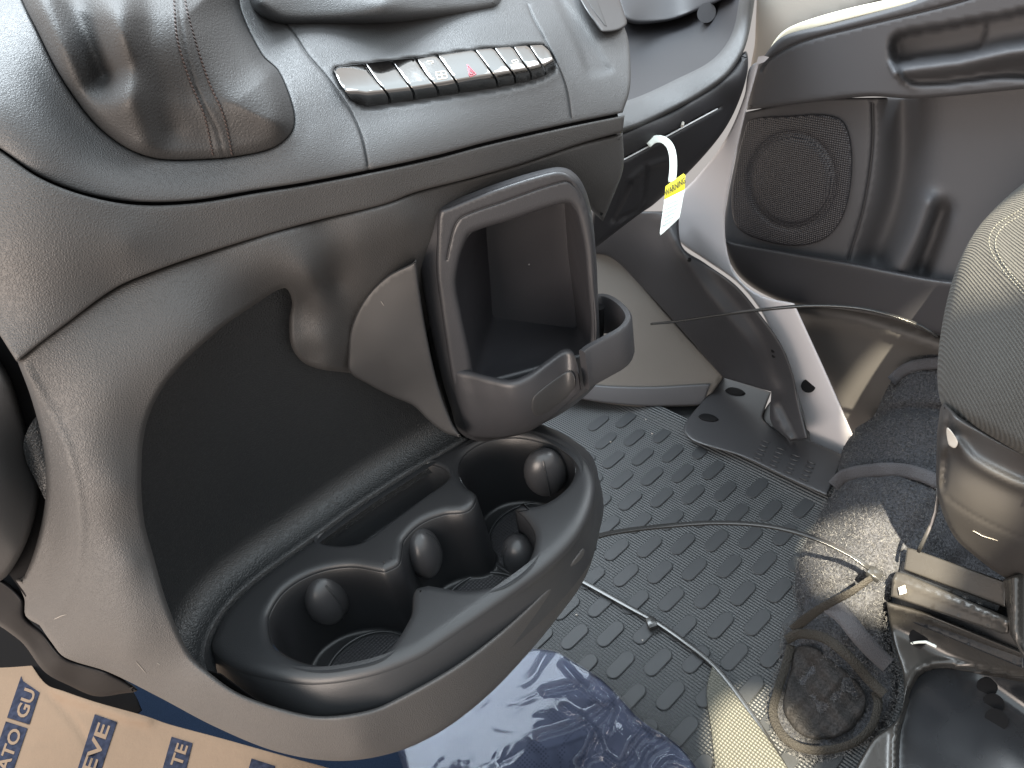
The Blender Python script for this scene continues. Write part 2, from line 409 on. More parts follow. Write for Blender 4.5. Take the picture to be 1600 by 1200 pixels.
mesh_obj('stitching', SV, SF, M_thread, boot)
# upper storage shelf lip
D_sh = TPS([(400, -40, .46), (600, -40, .50), (800, -40, .56), (400, 10, .448), (600, 10, .478), (785, 0, .53), (430, 40, .462), (600, 42, .492), (780, 28, .535)])
panel('upper_shelf', [(376, -60, 1), (392, 8), (412, 30), (440, 44), (500, 46), (600, 42), (700, 35), (775, 27), (791, 12), (796, -60, 1)], lambda u, v: D_sh(u, v) - .017, M_fine, base, step=5, roll=(24, .045), skirt=.03, nroll=8)
# socket cover at the right of the facia
D_so = lambda u, v: D_face(u, v) - .012
sk = panel('socket_cover', [(890, -50, 1), (907, 0), (937, 46), (942, 50), (966, 47), (979, 38), (978, 28), (950, -50, 1)], D_so, M_smooth, base, step=4, roll=(4, .002), skirt=.014)
panel('cover_stripe', [(903, -50, 1), (918, 0), (945, 40), (948, 41), (935, 5), (918, -50, 1)], lambda u, v: D_so(u, v) - .0006, M_side, sk, step=4, roll=(1, .0005), skirt=.001)
# button row
seams = [[(519, 109), (530, 130), (547, 156), (560, 170)]] + [
    [(569, 98), (587, 125), (607, 150), (609, 170)], [(610, 93), (630, 122), (646, 145), (647, 166)], [(647, 88), (665, 116), (684, 141), (684, 160)],
    [(681, 84), (700, 110), (716, 135), (717, 155)], [(740, 76), (760, 102), (776, 127), (777, 146)], [(770, 73), (790, 100), (804, 120), (804, 140)],
    [(800, 71), (817, 97), (829, 115), (829, 134)], [(825, 69), (842, 95), (851, 110), (852, 126)]]
so_ = spline(strip_o, 3)
topl = spline([(519, 109), (530, 104), (569, 99), (610, 94), (647, 90), (681, 86), (740, 78), (770, 75), (800, 73), (825, 71), (847, 70)], 3, False)
botl = spline([(560, 168), (575, 173), (610, 168), (647, 163), (685, 157), (717, 152), (777, 143), (827, 132), (852, 123), (867, 113), (869, 97), (858, 77), (847, 70)], 3, False)
def D_btn(u, v):
    dt = np.interp(u, topl[:, 0], topl[:, 1]); o_ = np.argsort(botl[:, 0]); db = np.interp(u, [560, 575, 610, 647, 685, 717, 777, 827, 852, 869], [170, 173, 168, 163, 157, 152, 143, 132, 123, 108])
    t = np.clip((v - dt) / np.maximum(db - dt, 8), -.05, 1.05)
    return D_face(u, v) - .0005 - .0085 * (1 - np.abs(2 * np.clip((t * .96), 0, 1) - .72) ** 2.2 * .75) - .0035 * sstep(t, .1, .7) + .013 * sstep(t, .48, 1.02) ** 1.3
btns = []
for i in range(9):
    L_ = spline(seams[i], 3, False)
    def seg_along(ln, a, b):
        x = ln[:, 0]; m = (x > a + 2) & (x < b - 2); return ln[m]
    if i == 0:
        left = np.array([(521, 110), (531, 130), (547, 154), (558, 166)]); ta, ba = 519, 558
    else:
        left = L_ + [1.1, 0]; ta, ba = L_[0][0], L_[-1][0]
    if i == 8: right = np.array([(850, 72), (858, 79), (867, 97), (866, 111)]); tb, bb = 850, 866
    else:
        Rn = spline(seams[i + 1], 3, False); right = Rn - [1.1, 0]; tb, bb = Rn[0][0], Rn[-1][0]
    tp = seg_along(topl, ta + (4 if i == 0 else 0), tb)
    bt = np.array([(560, 168), (575, 172.5), (610, 168), (647, 163), (685, 157), (717, 152), (777, 143), (827, 132), (852, 123), (864, 115)], float)
    bt = seg_along(resample(bt, 120), ba, bb)
    l2 = left[(left[:, 1] > np.interp(left[:, 0], topl[:, 0], topl[:, 1]) + 1.0)]; r2 = right[(right[:, 1] > np.interp(right[:, 0], topl[:, 0], topl[:, 1]) + 1.0)]
    l2 = l2[l2[:, 1] < np.interp(l2[:, 0], bt[:, 0], bt[:, 1]) - 1] if len(bt) else l2; r2 = r2[r2[:, 1] < np.interp(r2[:, 0], bt[:, 0], bt[:, 1]) - 1] if len(bt) else r2
    out = [tuple(p) for p in tp] + [tuple(p) for p in r2] + [tuple(p) for p in bt[::-1]] + [tuple(p) for p in l2[::-1]]
    b_ = panel('button', out, D_btn, M_gloss, base, step=2.5, roll=(1.6, .0012), skirt=.006, sm=False)
    if i in (3, 4, 6): btns.append((i, b_))
    elif i == 0: btns.append((i, b_))
def icon(pxs, mt, parent, r=.0003, closed=False, name='icon'):
    V = []; Fc = []
    for ln in pxs:
        q = np.array(ln, float); q = resample(q, max(3, int(len(q) * 4))); add_tube(V, Fc, P(q[:, 0], q[:, 1], D_btn(q[:, 0], q[:, 1]) - .0002), r, 5)
    mesh_obj(name, V, Fc, mt, parent)
bd = dict(btns)
icon([[(730, 101), (744, 116), (734, 120), (730, 101)], [(733, 107), (740, 115), (735, 116.5), (733, 107)]], M_iconr, bd[4], .00035)
icon([[(681, 113), (684, 124), (699, 122), (696, 111), (681, 113)], [(689, 112), (692, 123)], [(683, 118.5), (697.5, 116.5)]], M_iconw, bd[3], .0003)
icon([[(667, 96), (676, 95), (677, 98), (674, 99)]], M_iconw, bd[3], .0003)
icon([[(800, 95), (808, 93), (810, 97), (802, 99), (800, 95)], [(803, 101), (812, 99)], [(806, 96), (808, 104)]], M_iconw, bd[6], .0003)

def backing(name, pl, wpx, D, off, mtl, parent):
    s = spline(pl, 8, False); t = np.gradient(s, axis=0); n = np.stack([-t[:, 1], t[:, 0]], -1); n /= np.linalg.norm(n, axis=1)[:, None]
    return loft(name, [P(q[:, 0], q[:, 1], D(q[:, 0], q[:, 1]) + off) for q in (s - n * wpx, s, s + n * wpx)], mtl, parent)
backing('seam_shade_strip', [(-60, 193), (0, 233), (60, 275), (130, 303), (210, 317), (300, 315), (400, 299), (480, 286), (580, 267), (680, 245), (760, 224), (870, 199), (965, 178)], 12, D_face, .007, M_dark, base)  # black ribbon added behind the seam as its shadow
# band under the facia
S2 = [(20, 568), (60, 538), (100, 508), (180, 450), (250, 420), (326, 394), (410, 368), (500, 343), (600, 319), (650, 300), (740, 277), (818, 255), (905, 225), (972, 208)]
D_band = TPS([(-40, 200, .335), (0, 236, .332), (210, 320, .362), (400, 302, .395), (580, 270, .426), (760, 227, .467), (975, 182, .527),
              (0, 400, .340), (100, 400, .348), (200, 380, .362), (-40, 480, .352), (20, 568, .356), (100, 508, .362), (180, 450, .372), (326, 394, .394), (500, 343, .424), (650, 300, .451), (818, 255, .494), (972, 208, .533)])
band_o = [(-60, 196, 1), (0, 235), (60, 277), (130, 305), (210, 320), (300, 318), (400, 302), (480, 289), (580, 270), (680, 248), (760, 227), (870, 202), (976, 180, 1), (973, 206, 1)] + S2[::-1][1:-1] + [(26, 565, 1), (0, 524), (-60, 430, 1)]
M_band = M_grain
panel('trim_band', band_o, lambda u, v: D_band(u, v) - .001, M_band, base, step=7, roll=(4, .0025), skirt=.01)
# lower shell
backing('seam_shade_strip', S2[1:-1] + [(964, 210)], 9, D_band, .011, M_dark, base)  # same added black ribbon, shading the seam above the shell
backing('seam_shade_strip', [(-40, 420), (0, 525), (26, 570), (48, 620), (66, 690), (72, 760), (62, 830), (38, 890), (20, 905)], 34, lambda u, v: D_band(26 + 0 * u, 560 + 0 * v) + (v - 560) * .00018, .03, M_dark, base)  # wide black ribbon added to darken the gap at the shell's left edge
D_shell = TPS([(20, 572, .362), (100, 512, .366), (180, 454, .376), (326, 398, .398), (500, 347, .428), (650, 304, .455), (818, 258, .500), (972, 212, .540),
               (60, 640, .375), (75, 800, .40), (40, 900, .43), (130, 700, .382), (125, 880, .415), (170, 620, .378), (190, 760, .396), (210, 880, .415),
               (262, 595, .392), (337, 520, .402), (487, 434, .436), (229, 662, .398), (221, 737, .405), (225, 812, .415), (240, 870, .425), (296, 1020, .448), (375, 1084, .455),
               (562, 1117, .470), (605, 1099, .474), (725, 1031, .488), (837, 937, .520), (912, 851, .553), (931, 787, .575),
               (400, 410, .412), (560, 380, .446), (640, 345, .458), (900, 260, .53), (950, 290, .56), (600, 400, .470), (560, 440, .480), (520, 440, .474), (500, 470, .468), (474, 470, .471), (458, 500, .480), (474, 530, .488), (505, 530, .490), (480, 562, .504), (512, 566, .508), (545, 575, .537), (545, 500, .505), (640, 600, .56), (700, 560, .56), (720, 420, .54), (900, 340, .58),
               (62, 977, .46), (101, 1027, .475), (169, 1050, .478), (244, 1087, .486), (337, 1136, .497), (431, 1174, .51), (525, 1189, .52), (612, 1177, .525), (687, 1144, .528), (762, 1087, .538), (826, 1020, .555), (875, 960, .575), (912, 907, .598), (927, 825, .615),
               (150, 980, .437), (200, 1020, .445), (300, 1075, .463), (450, 1150, .488), (560, 1160, .493)])
NECK = [(600, 400), (560, 440), (520, 440), (500, 470), (474, 470), (458, 500), (474, 530), (505, 530), (480, 562), (512, 566), (545, 575), (545, 500), (640, 600), (700, 560), (720, 420)]
D_shellW = TPS([(a_[0] * 500, a_[1] * 500, 1 / d_) for a_, d_ in D_shell.an if (round(a_[0] * 500), round(a_[1] * 500)) not in NECK])
edgeX = spline([(40, 575), (78, 640), (105, 700), (122, 770), (127, 840), (118, 900), (95, 950), (62, 978)], 6, False)
def D_shell2(u, v):
    d = D_shell(u, v)
    de, p, s = segd(u, v, edgeX)
    d = d - .0012 * np.exp(-(de / 5) ** 2) + .010 * sstep(de * s, 0, 60)
    return d
outer = [(973, 207, 1), (905, 224), (818, 253), (740, 275), (650, 298), (600, 317), (500, 341), (410, 366), (326, 392), (250, 418), (180, 448), (97, 506), (57, 536), (27, 564, 1), (48, 620), (66, 690), (72, 760), (62, 830), (38, 900), (22, 905, 1), (38, 935), (40, 962), (62, 977, 1), (80, 1003), (101, 1027), (169, 1050), (244, 1087), (337, 1136), (431, 1174), (525, 1189), (612, 1177), (687, 1144), (762, 1087), (826, 1020), (875, 960), (912, 907), (932, 850), (937, 790, 1),
         (931, 787, 1), (912, 851), (837, 937), (725, 1031), (605, 1099), (562, 1113), (500, 1119), (450, 1110), (375, 1084), (326, 1050), (296, 1020), (262, 945), (240, 870), (225, 812), (221, 737), (229, 662), (262, 595), (337, 520), (400, 475), (445, 450), (456, 470), (452, 500), (455, 540), (472, 565), (500, 577), (545, 583), (600, 596, 1), (655, 560, 1), (680, 480, 1), (677, 400, 1), (692, 350, 1), (780, 306, 1), (862, 282, 1), (900, 292, 1), (925, 330, 1), (942, 346, 1), (961, 300), (974, 262)]
panel('lower_shell', outer, D_shell2, M_grain, base, step=7, roll=(9, .009), skirt=.025, nroll=6)

# cup tray on the plane z = ZT
ZT = .33
ridge = [(326, 1009), (332, 985), (352, 950), (400, 903), (480, 845), (560, 787), (640, 735), (700, 697), (760, 670), (800, 662), (835, 664), (887, 690), (917, 716), (929, 750), (922, 790), (899, 832), (850, 882), (775, 938), (700, 990), (650, 1022), (575, 1050), (487, 1063), (412, 1054), (352, 1035)]
wellp = [(416, 978), (418, 955), (442, 919), (487, 892), (544, 881), (599, 889, 1), (621, 877), (625, 860), (629, 840), (655, 814), (692, 799), (726, 795), (739, 784), (741, 769), (726, 757), (715, 735), (722, 709), (756, 686), (805, 679), (857, 690), (891, 709), (899, 731), (887, 757), (850, 784), (805, 791, 1), (824, 810), (835, 832), (831, 862), (812, 889), (775, 911), (722, 919), (668, 911, 1), (647, 919), (640, 960), (600, 1016), (544, 1033), (499, 1037), (457, 1027), (424, 1005)]
slotp = [(497, 840), (524, 815), (587, 770), (660, 724), (690, 728), (702, 744), (662, 776), (610, 814), (569, 844), (542, 851), (508, 849)]
def toxy(pp, step=3, z=ZT):
    s = spline(pp, step); return PZ(s[:, 0], s[:, 1], z)[:, :2]
rid, wel, slo = toxy(ridge), toxy(wellp), toxy(slotp)
def sdf(x, y, poly):
    d, _, _ = segd(x, y, np.vstack([poly, poly[:1]])); return np.where(inside(x, y, poly), -d, d)
cups = [PZ(530, 962, ZT)[:2], PZ(728, 858, ZT)[:2], PZ(808, 738, ZT)[:2]]
mm = lambda a: [(p[0] * 1000, -p[1] * 1000) for p in a]
def traymap(u, v, ps): return np.stack([u / 1000, -v / 1000, ZT - ps], -1)
tray = panel('cup_tray', mm(rid), None, M_tray, base, holes=[mm(wel), mm(slo)], step=2.5, roll=(9, .006), hroll=[(6, .004), (3.4, .0022)], skirt=.0035, mapf=traymap, sm=False, nroll=8)
def wall(name, poly, z0, z1, ins, mtl, rnd=.004):
    a_ = resample(poly, 300, True); a_ = a_ if carea(a_) > 0 else a_[::-1]
    i1 = inset(a_, ins); i2 = inset(a_, ins + .0012); rows = [r3(i1 - (i1 - a_) * .6, z0 + .0004), r3(i1, z0), r3(i1 + (i2 - i1) * .5, z0 - .02)]
    for k_ in range(6):
        th = math.pi / 2 * k_ / 5; rows.append(r3(inset(a_, ins + .0012 + rnd * (1 - math.cos(th))), z1 + rnd - rnd * math.sin(th)))
    rows.append(r3(inset(a_, ins + .012), z1))
    return loft(name, rows, mtl, tray, closed=True)
def r3(p, z): return np.c_[p, np.full(len(p), z)]
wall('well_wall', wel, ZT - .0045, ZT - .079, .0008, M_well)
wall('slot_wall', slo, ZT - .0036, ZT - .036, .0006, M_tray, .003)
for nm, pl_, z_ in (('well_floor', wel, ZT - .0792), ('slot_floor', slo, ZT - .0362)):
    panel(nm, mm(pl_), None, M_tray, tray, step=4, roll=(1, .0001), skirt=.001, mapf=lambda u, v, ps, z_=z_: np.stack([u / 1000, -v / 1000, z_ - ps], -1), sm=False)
for c_ in cups:
    tube('well_ring', [(c_[0] + .037 * math.cos(a), c_[1] + .037 * math.sin(a), ZT - .0785) for a in np.linspace(0, 2 * math.pi, 60)], .0013, M_tray, tray, 8)
# tray side: from shoulder down to the groove with the shell
n_ = 260
A0 = resample(rid, n_, True)
gro = [(322, 1030), (322, 985), (352, 945), (400, 900), (480, 842), (560, 784), (640, 732), (700, 694), (760, 668), (800, 658), (845, 664), (895, 688), (926, 716), (936, 755), (932, 790), (912, 853), (837, 939), (725, 1033), (665, 1072), (605, 1100), (500, 1120), (450, 1112), (375, 1086), (335, 1056)]
g_ = spline(gro, 3); G0 = resample(PZ(g_[:, 0], g_[:, 1], .302)[:, :2], n_, True)
j0 = int(np.argmin(((G0 - A0[0]) ** 2).sum(1))); G0 = np.roll(G0, -j0, 0)
if np.sign(carea(A0)) != np.sign(carea(G0)): G0 = np.roll(G0[::-1], 1, 0)
# match each shoulder point with the nearest groove point
def nearest(a, b): return b[np.argmin(((a[:, None] - b[None]) ** 2).sum(-1), 1)]
G1 = G0
rows = []
rows.append(r3(A0, ZT - .0055))
for t in (.06, .15, .3, .5, .75, .93, 1.0): rows.append(r3(A0 + (G1 - A0) * (t ** .7), ZT - .006 - .021 * t))
gn = G1 if carea(G1) > 0 else G1[::-1]; go = inset(gn, -.0015); go = go if carea(G1) > 0 else go[::-1]
rows.append(r3(G1, ZT - .031)); rows.append(r3(G1 + (go - G1) * .2, ZT - .036)); rows.append(r3(go, ZT - .050))
loft('tray_side', rows, M_tray, tray, closed=True)
panel('gap_shade_panel', [(318, 1046, 1), (345, 1052, 1), (400, 1092, 1), (450, 1116, 1), (440, 1134, 1), (350, 1094, 1)], lambda u, v: D_shell(u, v) + .024, M_dark, base, step=12, roll=(2, .002), skirt=.004)  # added black sheet, hides background light between tray and shell
# spring grips in the wells
def grip(u, v, z, ax, nrm, r=.017, h=.024):
    c = PZ(u, v, z); n2 = np.array([nrm[0], nrm[1], 0.0]); n2 /= np.linalg.norm(n2); t2 = np.cross(n2, [0, 0, 1])
    o = ellipsoid('cup_grip', c, [t2 * r, np.array([0, 0, 1]) * h, n2 * .013], M_smooth, tray, nv=20, nu=28)
    pts = []
    for a in np.linspace(-1.0, 1.0, 14): pts.append(c + n2 * .0131 * math.cos(a) + np.array([0, 0, 1]) * h * 1.0 * math.sin(a))
    tube('grip_ridge', pts, .0007, M_tray, tray, 6)
grip(512, 935, ZT - .033, 0, (.2, -1)); grip(662, 862, ZT - .030, 0, (.75, -.6)); grip(852, 738, ZT - .022, 0, (-.6, -.8)); grip(812, 868, ZT - .04, 0, (-.9, .3), .014, .02)
# mesh floor inserts
M_insert = mat('ribbed_insert', (.024, .024, .027), .4, [('cells', 420, .0009)])
for c_ in cups:
    rr = .0345; V = [(c_[0], c_[1], ZT - .0785)]; Fx = []
    for i in range(40): a = 2*math.pi*i/40; V.append((c_[0] + rr * math.cos(a), c_[1] + rr * math.sin(a), ZT - .0785))
    for i in range(40): Fx.append((0, 1 + i, 1 + (i + 1) % 40))
    mesh_obj('well_insert', V, Fx, M_insert, tray)

# recess wall behind the tray
Eh = np.array([.978, .211, 0.0]) @ R.T; Eh[2] = 0; Eh /= np.linalg.norm(Eh)          # horizontal, across the view
Gh = np.cross([0, 0, 1], Eh)                                                        # horizontal, away from camera
foot = spline([(330, 1062), (319, 1035), (322, 1000), (350, 950), (400, 903), (480, 845), (560, 787), (640, 735), (720, 688), (790, 640)], 20, False)
FP = PZ(foot[:, 0], foot[:, 1], ZT + .001)
tf = np.gradient(FP, axis=0); nf = np.stack([-tf[:, 1], tf[:, 0], 0 * tf[:, 0]], -1); nf /= np.linalg.norm(nf, axis=1)[:, None]
nf = nf * np.sign((nf @ Gh).sum())
rows = []
rf = .020
for a in np.linspace(0, 90, 10):
    a_ = math.radians(a); rows.append(FP + nf * rf * math.sin(a_) + np.array([0, 0, 1]) * rf * (1 - math.cos(a_)))
hh = [.02, .045, .07, .10, .13, .155, .18]
for h_ in hh: rows.append(FP + nf * (rf + .02 * (h_ / .2) ** 2 * -1) + np.array([0, 0, rf + h_]))
rows.insert(0, FP - nf * .003 - [0, 0, .012]); rows.insert(1, FP - nf * .0002 - [0, 0, .0004])
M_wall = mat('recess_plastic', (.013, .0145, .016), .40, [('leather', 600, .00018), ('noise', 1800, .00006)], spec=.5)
rows = [spline([tuple(p) for p in r], .006, False, 3) for r in rows]
k_ = min(len(r) for r in rows); rows = [resample(r, k_) for r in rows]
def behind_shell(r):
    q = proj(r); lim = D_shellW(q[:, 0], q[:, 1]) + .016; k_ = .006; d = np.logaddexp(q[:, 2] / k_, lim / k_) * k_
    return P(q[:, 0], q[:, 1], d)
rows = [behind_shell(r) if i_ > 6 else r for i_, r in enumerate(rows)]
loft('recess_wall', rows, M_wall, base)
# ---------------------------------------------------------------- storage pocket
OP = P(682, 424, .4955)
D_front = plane(OP, Gh)
def Dg(off): return plane(OP + Gh * off, Gh)
fo = [(687, 330), (700, 324), (780, 293), (865, 268), (885, 270), (902, 286), (918, 325), (927, 380), (931, 450), (934, 560), (930, 600), (860, 650), (760, 684), (738, 682), (722, 650), (708, 600), (699, 547), (689, 480), (682, 424), (683, 370)]
op = [(727, 378), (736, 364), (800, 343), (870, 320), (890, 318), (900, 330), (912, 380), (918, 440), (924, 520), (915, 548), (890, 556), (800, 582), (752, 592), (742, 585), (733, 545), (721, 490), (713, 442), (718, 405)]
gline = [(717, 470), (703, 440), (700, 410), (711, 360), (730, 338), (800, 313), (880, 285), (895, 292), (915, 330), (918, 345)]
gl = spline([(698, 405), (703, 380), (711, 352), (723, 338), (780, 317), (882, 283), (897, 290), (912, 318), (915, 330)], 4, False)
def D_fr(u, v):
    so2, _, _ = segd(u, v, np.vstack([spline(op, 5), spline(op, 5)[:1]]))
    d = D_front(u, v); d = d + groove(u, v, gl, 1.3, .0016)
    return d
frame = panel('pocket_frame', fo, D_fr, M_pocket, base, holes=[op], lines=[(gl, 1.2)], step=3.5, roll=(5, .0045), hroll=(8, .004), skirt=.003, nroll=2)
# outer band behind the frame face
def band_rows(ol, offs, grow):
    rows = []; s = resample(spline(ol, 4), 200, True)
    ctr = s.mean(0)
    for of, gr in zip(offs, grow):
        pts = s + gr * (s - ctr) / np.linalg.norm(s - ctr, axis=1)[:, None]
        rows.append(P(pts[:, 0], pts[:, 1], Dg(of)(pts[:, 0], pts[:, 1])))
    return rows
fb = [(p[0], p[1]) for p in fo]
band2 = [(668, 338), (690, 322), (775, 287), (862, 262), (888, 264), (908, 283), (922, 320), (930, 380), (934, 450), (937, 560), (932, 600), (862, 655), (762, 689), (735, 686), (716, 672), (705, 640), (690, 590), (673, 514), (660, 440), (657, 405), (660, 365)]
s1 = resample(spline(fo, 4), 220, True); s2 = resample(spline(band2, 4), 220, True)
j0 = int(np.argmin(((s2 - s1[0]) ** 2).sum(1))); s2 = np.roll(s2, -j0, 0)
rows = []
for t, of in ((0, .0035), (.15, .0045), (.5, .007), (.85, .010), (1.0, .012), (1.0, .0165)):
    s = s1 + (s2 - s1) * t; rows.append(P(s[:, 0], s[:, 1], Dg(of)(s[:, 0], s[:, 1])))
loft('pocket_rim', rows, M_pocket, frame, closed=True)
s = s2 + .03 * (s2.mean(0) - s2); rows = [P(s[:, 0], s[:, 1], Dg(o_)(s[:, 0], s[:, 1])) for o_ in (.014, .030)]
loft('rim_gap', rows, M_dark, frame, closed=True)
s = s2 * 1.0; s[:, 0] -= 5; s[:, 1] += 1
rows = [P(s[:, 0], s[:, 1], Dg(o_)(s[:, 0], s[:, 1])) for o_ in (.0205, .022, .05)]
loft('outer_collar', rows, M_side, frame, closed=True)
# side body
side_o = [(650, 405, 1), (644, 411), (605, 431), (571, 465), (549, 510), (544, 555), (546, 581), (575, 600), (612, 619), (646, 634), (669, 656), (695, 676), (722, 684, 1), (707, 662), (684, 600), (665, 514), (655, 450)]
D_side = TPS([(650, 405, .476), (655, 450, .490), (665, 514, .512), (684, 600, .542), (707, 662, .562), (605, 431, .487), (571, 465, .497), (549, 510, .510), (544, 555, .524), (546, 581, .532), (612, 619, .551), (669, 656, .562), (600, 520, .512), (630, 580, .534), (720, 684, .568)])
panel('pocket_side', side_o, lambda u, v: D_side(u, v) - .004, M_side, frame, step=5, roll=(4, .003), skirt=.02)
# cavity
s1 = resample(spline(op, 4), 160, True)
bk = [(760, 352), (764, 344), (820, 322), (872, 303), (879, 303), (881, 309), (888, 400), (901, 506), (900, 511), (894, 512), (840, 505), (778, 496), (771, 494), (769, 488), (766, 440), (762, 390)]
s2 = resample(spline(bk, 4), 160, True)
def seg4(poly, corners, n=40):
    p = spline(poly, 2); ix = [int(np.argmin(((p - c) ** 2).sum(1))) for c in corners]; out = []
    for a_, b_ in zip(ix, ix[1:] + ix[:1]):
        part = p[a_:b_ + 1] if b_ > a_ else np.vstack([p[a_:], p[:b_ + 1]]); out.append(resample(part, n + 1)[:-1])
    return np.vstack(out)
s1 = seg4(op, [(727, 380), (893, 321), (920, 540), (740, 578)]); s2 = seg4(bk, [(762, 347), (878, 303), (899, 510), (770, 492)])
rows = []
for t, of in ((0, .004), (.0, .008), (.33, .032), (.66, .056), (.93, .076), (.98, .079), (1.0, .080)):
    s = s1 + (s2 - s1) * t; rows.append(P(s[:, 0], s[:, 1], Dg(of)(s[:, 0], s[:, 1])))
c_ = s2.mean(0)
for t in (.9, .6, .3, .01):
    s = c_ + (s2 - c_) * t; rows.append(P(s[:, 0], s[:, 1], Dg(.0805)(s[:, 0], s[:, 1])))
loft('pocket_cavity', rows, M_cav, frame, closed=True, sharp=50)
# left lip: curved bumper across the bottom front
zl = P(722, 580, float(D_front(722, 580)))[2]
lip_top = spline([(700, 574), (712, 583), (735, 588), (765, 596), (800, 602), (828, 592), (860, 569), (884, 553), (896, 556), (903, 572), (906, 590)], 4, False)
LT = PZ(lip_top[:, 0], lip_top[:, 1], zl)
lip_bot = spline([(732, 680), (745, 685), (762, 686), (790, 684), (820, 677), (842, 666), (865, 650), (885, 632), (897, 620), (903, 610), (905, 604)], 4, False)
LB = resample(np.c_[lip_bot, 0 * lip_bot[:, 0]], len(LT))
bot = P(LB[:, 0], LB[:, 1], D_front(LB[:, 0], LB[:, 1]) + np.interp(LB[:, 0], [732, 780, 850, 905], [.004, -.006, -.010, -.012]))
inn = LT + Gh * .0075 + [0, 0, -.001]
rows = [inn - [0, 0, .02], inn - [0, 0, .001], inn, LT + Gh * .0055 + [0, 0, .0006], LT + Gh * .002 + [0, 0, .0005], LT + Gh * .0004 - [0, 0, .0008], LT - [0, 0, .003]]
for t in np.linspace(.12, 1, 12):
    rows.append((LT - [0, 0, .003]) * (1 - t) + bot * t - Gh[None] * .006 * math.sin(math.pi * t) ** .8)
rows.append(bot + Gh * .012 + [0, 0, .001])
lip = loft('holder_lip', rows, M_pocket, frame)
# right clip: C shaped band
cp = spline([(928, 462), (944, 461), (962, 469), (977, 484), (981, 497), (970, 512), (944, 527), (918, 541), (909, 548)], 3, False)
CP = PZ(cp[:, 0], cp[:, 1], zl + .016)
clip = sweep('holder_clip', CP - [0, 0, .018], [(.0028 * s_, y_) for s_, y_ in [(-.6, .018), (.6, .018), (1, .0165), (1, -.012), (.6, -.016), (-.6, -.016), (-1, -.012), (-1, .0165)]], M_pocket, frame, sharp=40)
tube('clip_stem', [P(936, 480, .56), P(936, 510, .57), P(935, 545, .575)], .004, M_dark, frame)
# bumper panel inset
fr_ = np.vstack([r[::6] for r in rows[6:-1]]); q_ = proj(fr_)
D_lip = TPS(q_, reg=1e-3)
panel('lip_pad', [(836, 617), (880, 583), (892, 579), (898, 590), (897, 608), (868, 636), (845, 650), (833, 646), (831, 628)], lambda u, v: D_lip(u, v) - .0012, M_side, frame, step=4, roll=(4, .0015), skirt=.004)

# ---------------------------------------------------------------- PASSENGER SIDE DASH
pdash = thing('passenger_dashboard', PZ(1050, 560, 0), 'dark lower passenger dashboard with open shelf and pale edge bar right of the console', 'dashboard')
D_pd = TPS([(960, 220, .685), (1000, 150, .715), (1056, 124, .728), (1112, 94, .742), (1142, 56, .745), (1155, 0, .73), (1000, 195, .69), (1075, 161, .705), (1131, 124, .718), (1161, 82, .725), (1176, 22, .73),
            (1000, 334, .78), (1075, 270, .775), (1124, 214, .765), (1150, 169, .755), (1000, 240, .71), (1100, 190, .73), (940, 400, .80)])
panel('shelf_bar', [(955, 165, 1), (1000, 150), (1056, 124), (1112, 94), (1142, 56), (1155, 0), (1160, -50, 1), (1184, -50, 1), (1176, 22), (1161, 82), (1131, 124), (1075, 161), (1000, 198), (955, 215, 1)], D_pd, M_fine, pdash, step=6, roll=(9, .012), skirt=.03, nroll=6)
D_sv = TPS([(960, 150, .75), (1060, 120, .77), (1140, 60, .79), (1150, 0, .80), (980, 20, .88), (1100, -30, .90), (1080, 40, .88), (1000, 80, .86)])
shv = panel('open_shelf', [(930, 200, 1), (930, -60, 1), (1165, -60, 1), (1165, 60), (1120, 110), (1050, 150), (990, 175)], D_sv, M_bkdark, pdash, step=8, roll=(2, .001), skirt=.01)
panel('shelf_wall', [(960, -60, 1), (975, 30), (1040, 34), (1100, 12), (1140, -10), (1150, -60, 1)], lambda u, v: D_sv(u, v) - .03, M_bkdark, pdash, step=8, roll=(8, .01), skirt=.03)
tube('round_clip', [P(1104, 20, .855), P(1104, 20, .84)], .010, M_bk, pdash, 20)
slit = spline([(960, 254), (1000, 233), (1060, 200), (1121, 167)], 5, False)
hl = spline([(985, 282), (1010, 262), (1040, 251)], 5, False)
v1 = spline([(955, 345), (985, 285)], 5, False); v2 = spline([(965, 345), (1000, 322), (1010, 262)], 5, False)
def D_gl(u, v):
    d = D_pd(u, v) + .008
    ds, p, s = segd(u, v, slit)
    d = d + .010 * np.exp(-(ds / 3.0) ** 2) * (s > 0) + .004 * sstep(-ds * s, 0, 30) * 0
    d = d + groove(u, v, v1, 3, .006) + groove(u, v, v2, 3, .005) - groove(u, v, hl, 5, .004)
    return d
panel('glovebox_door', [(940, 218, 1), (1000, 190), (1075, 155), (1131, 118), (1165, 80), (1168, 112), (1150, 169), (1124, 214), (1075, 270), (1022, 319), (1000, 334), (950, 372), (915, 400, 1), (930, 300)], D_gl, M_bkdark, pdash, step=4, roll=(10, .012), skirt=.06, nroll=5, lines=[(slit, 3)])
sweep('edge_line', P(slit[:, 0], slit[:, 1] + 3, D_gl(slit[:, 0], slit[:, 1] + 6) - .001), circ(.0008, 6), mat('pale_trim', (.6, .62, .64), .4), pdash)
tube('small_pin', [P(1067, 192, .718), P(1066, 197, .714)], .0015, M_beige, pdash)

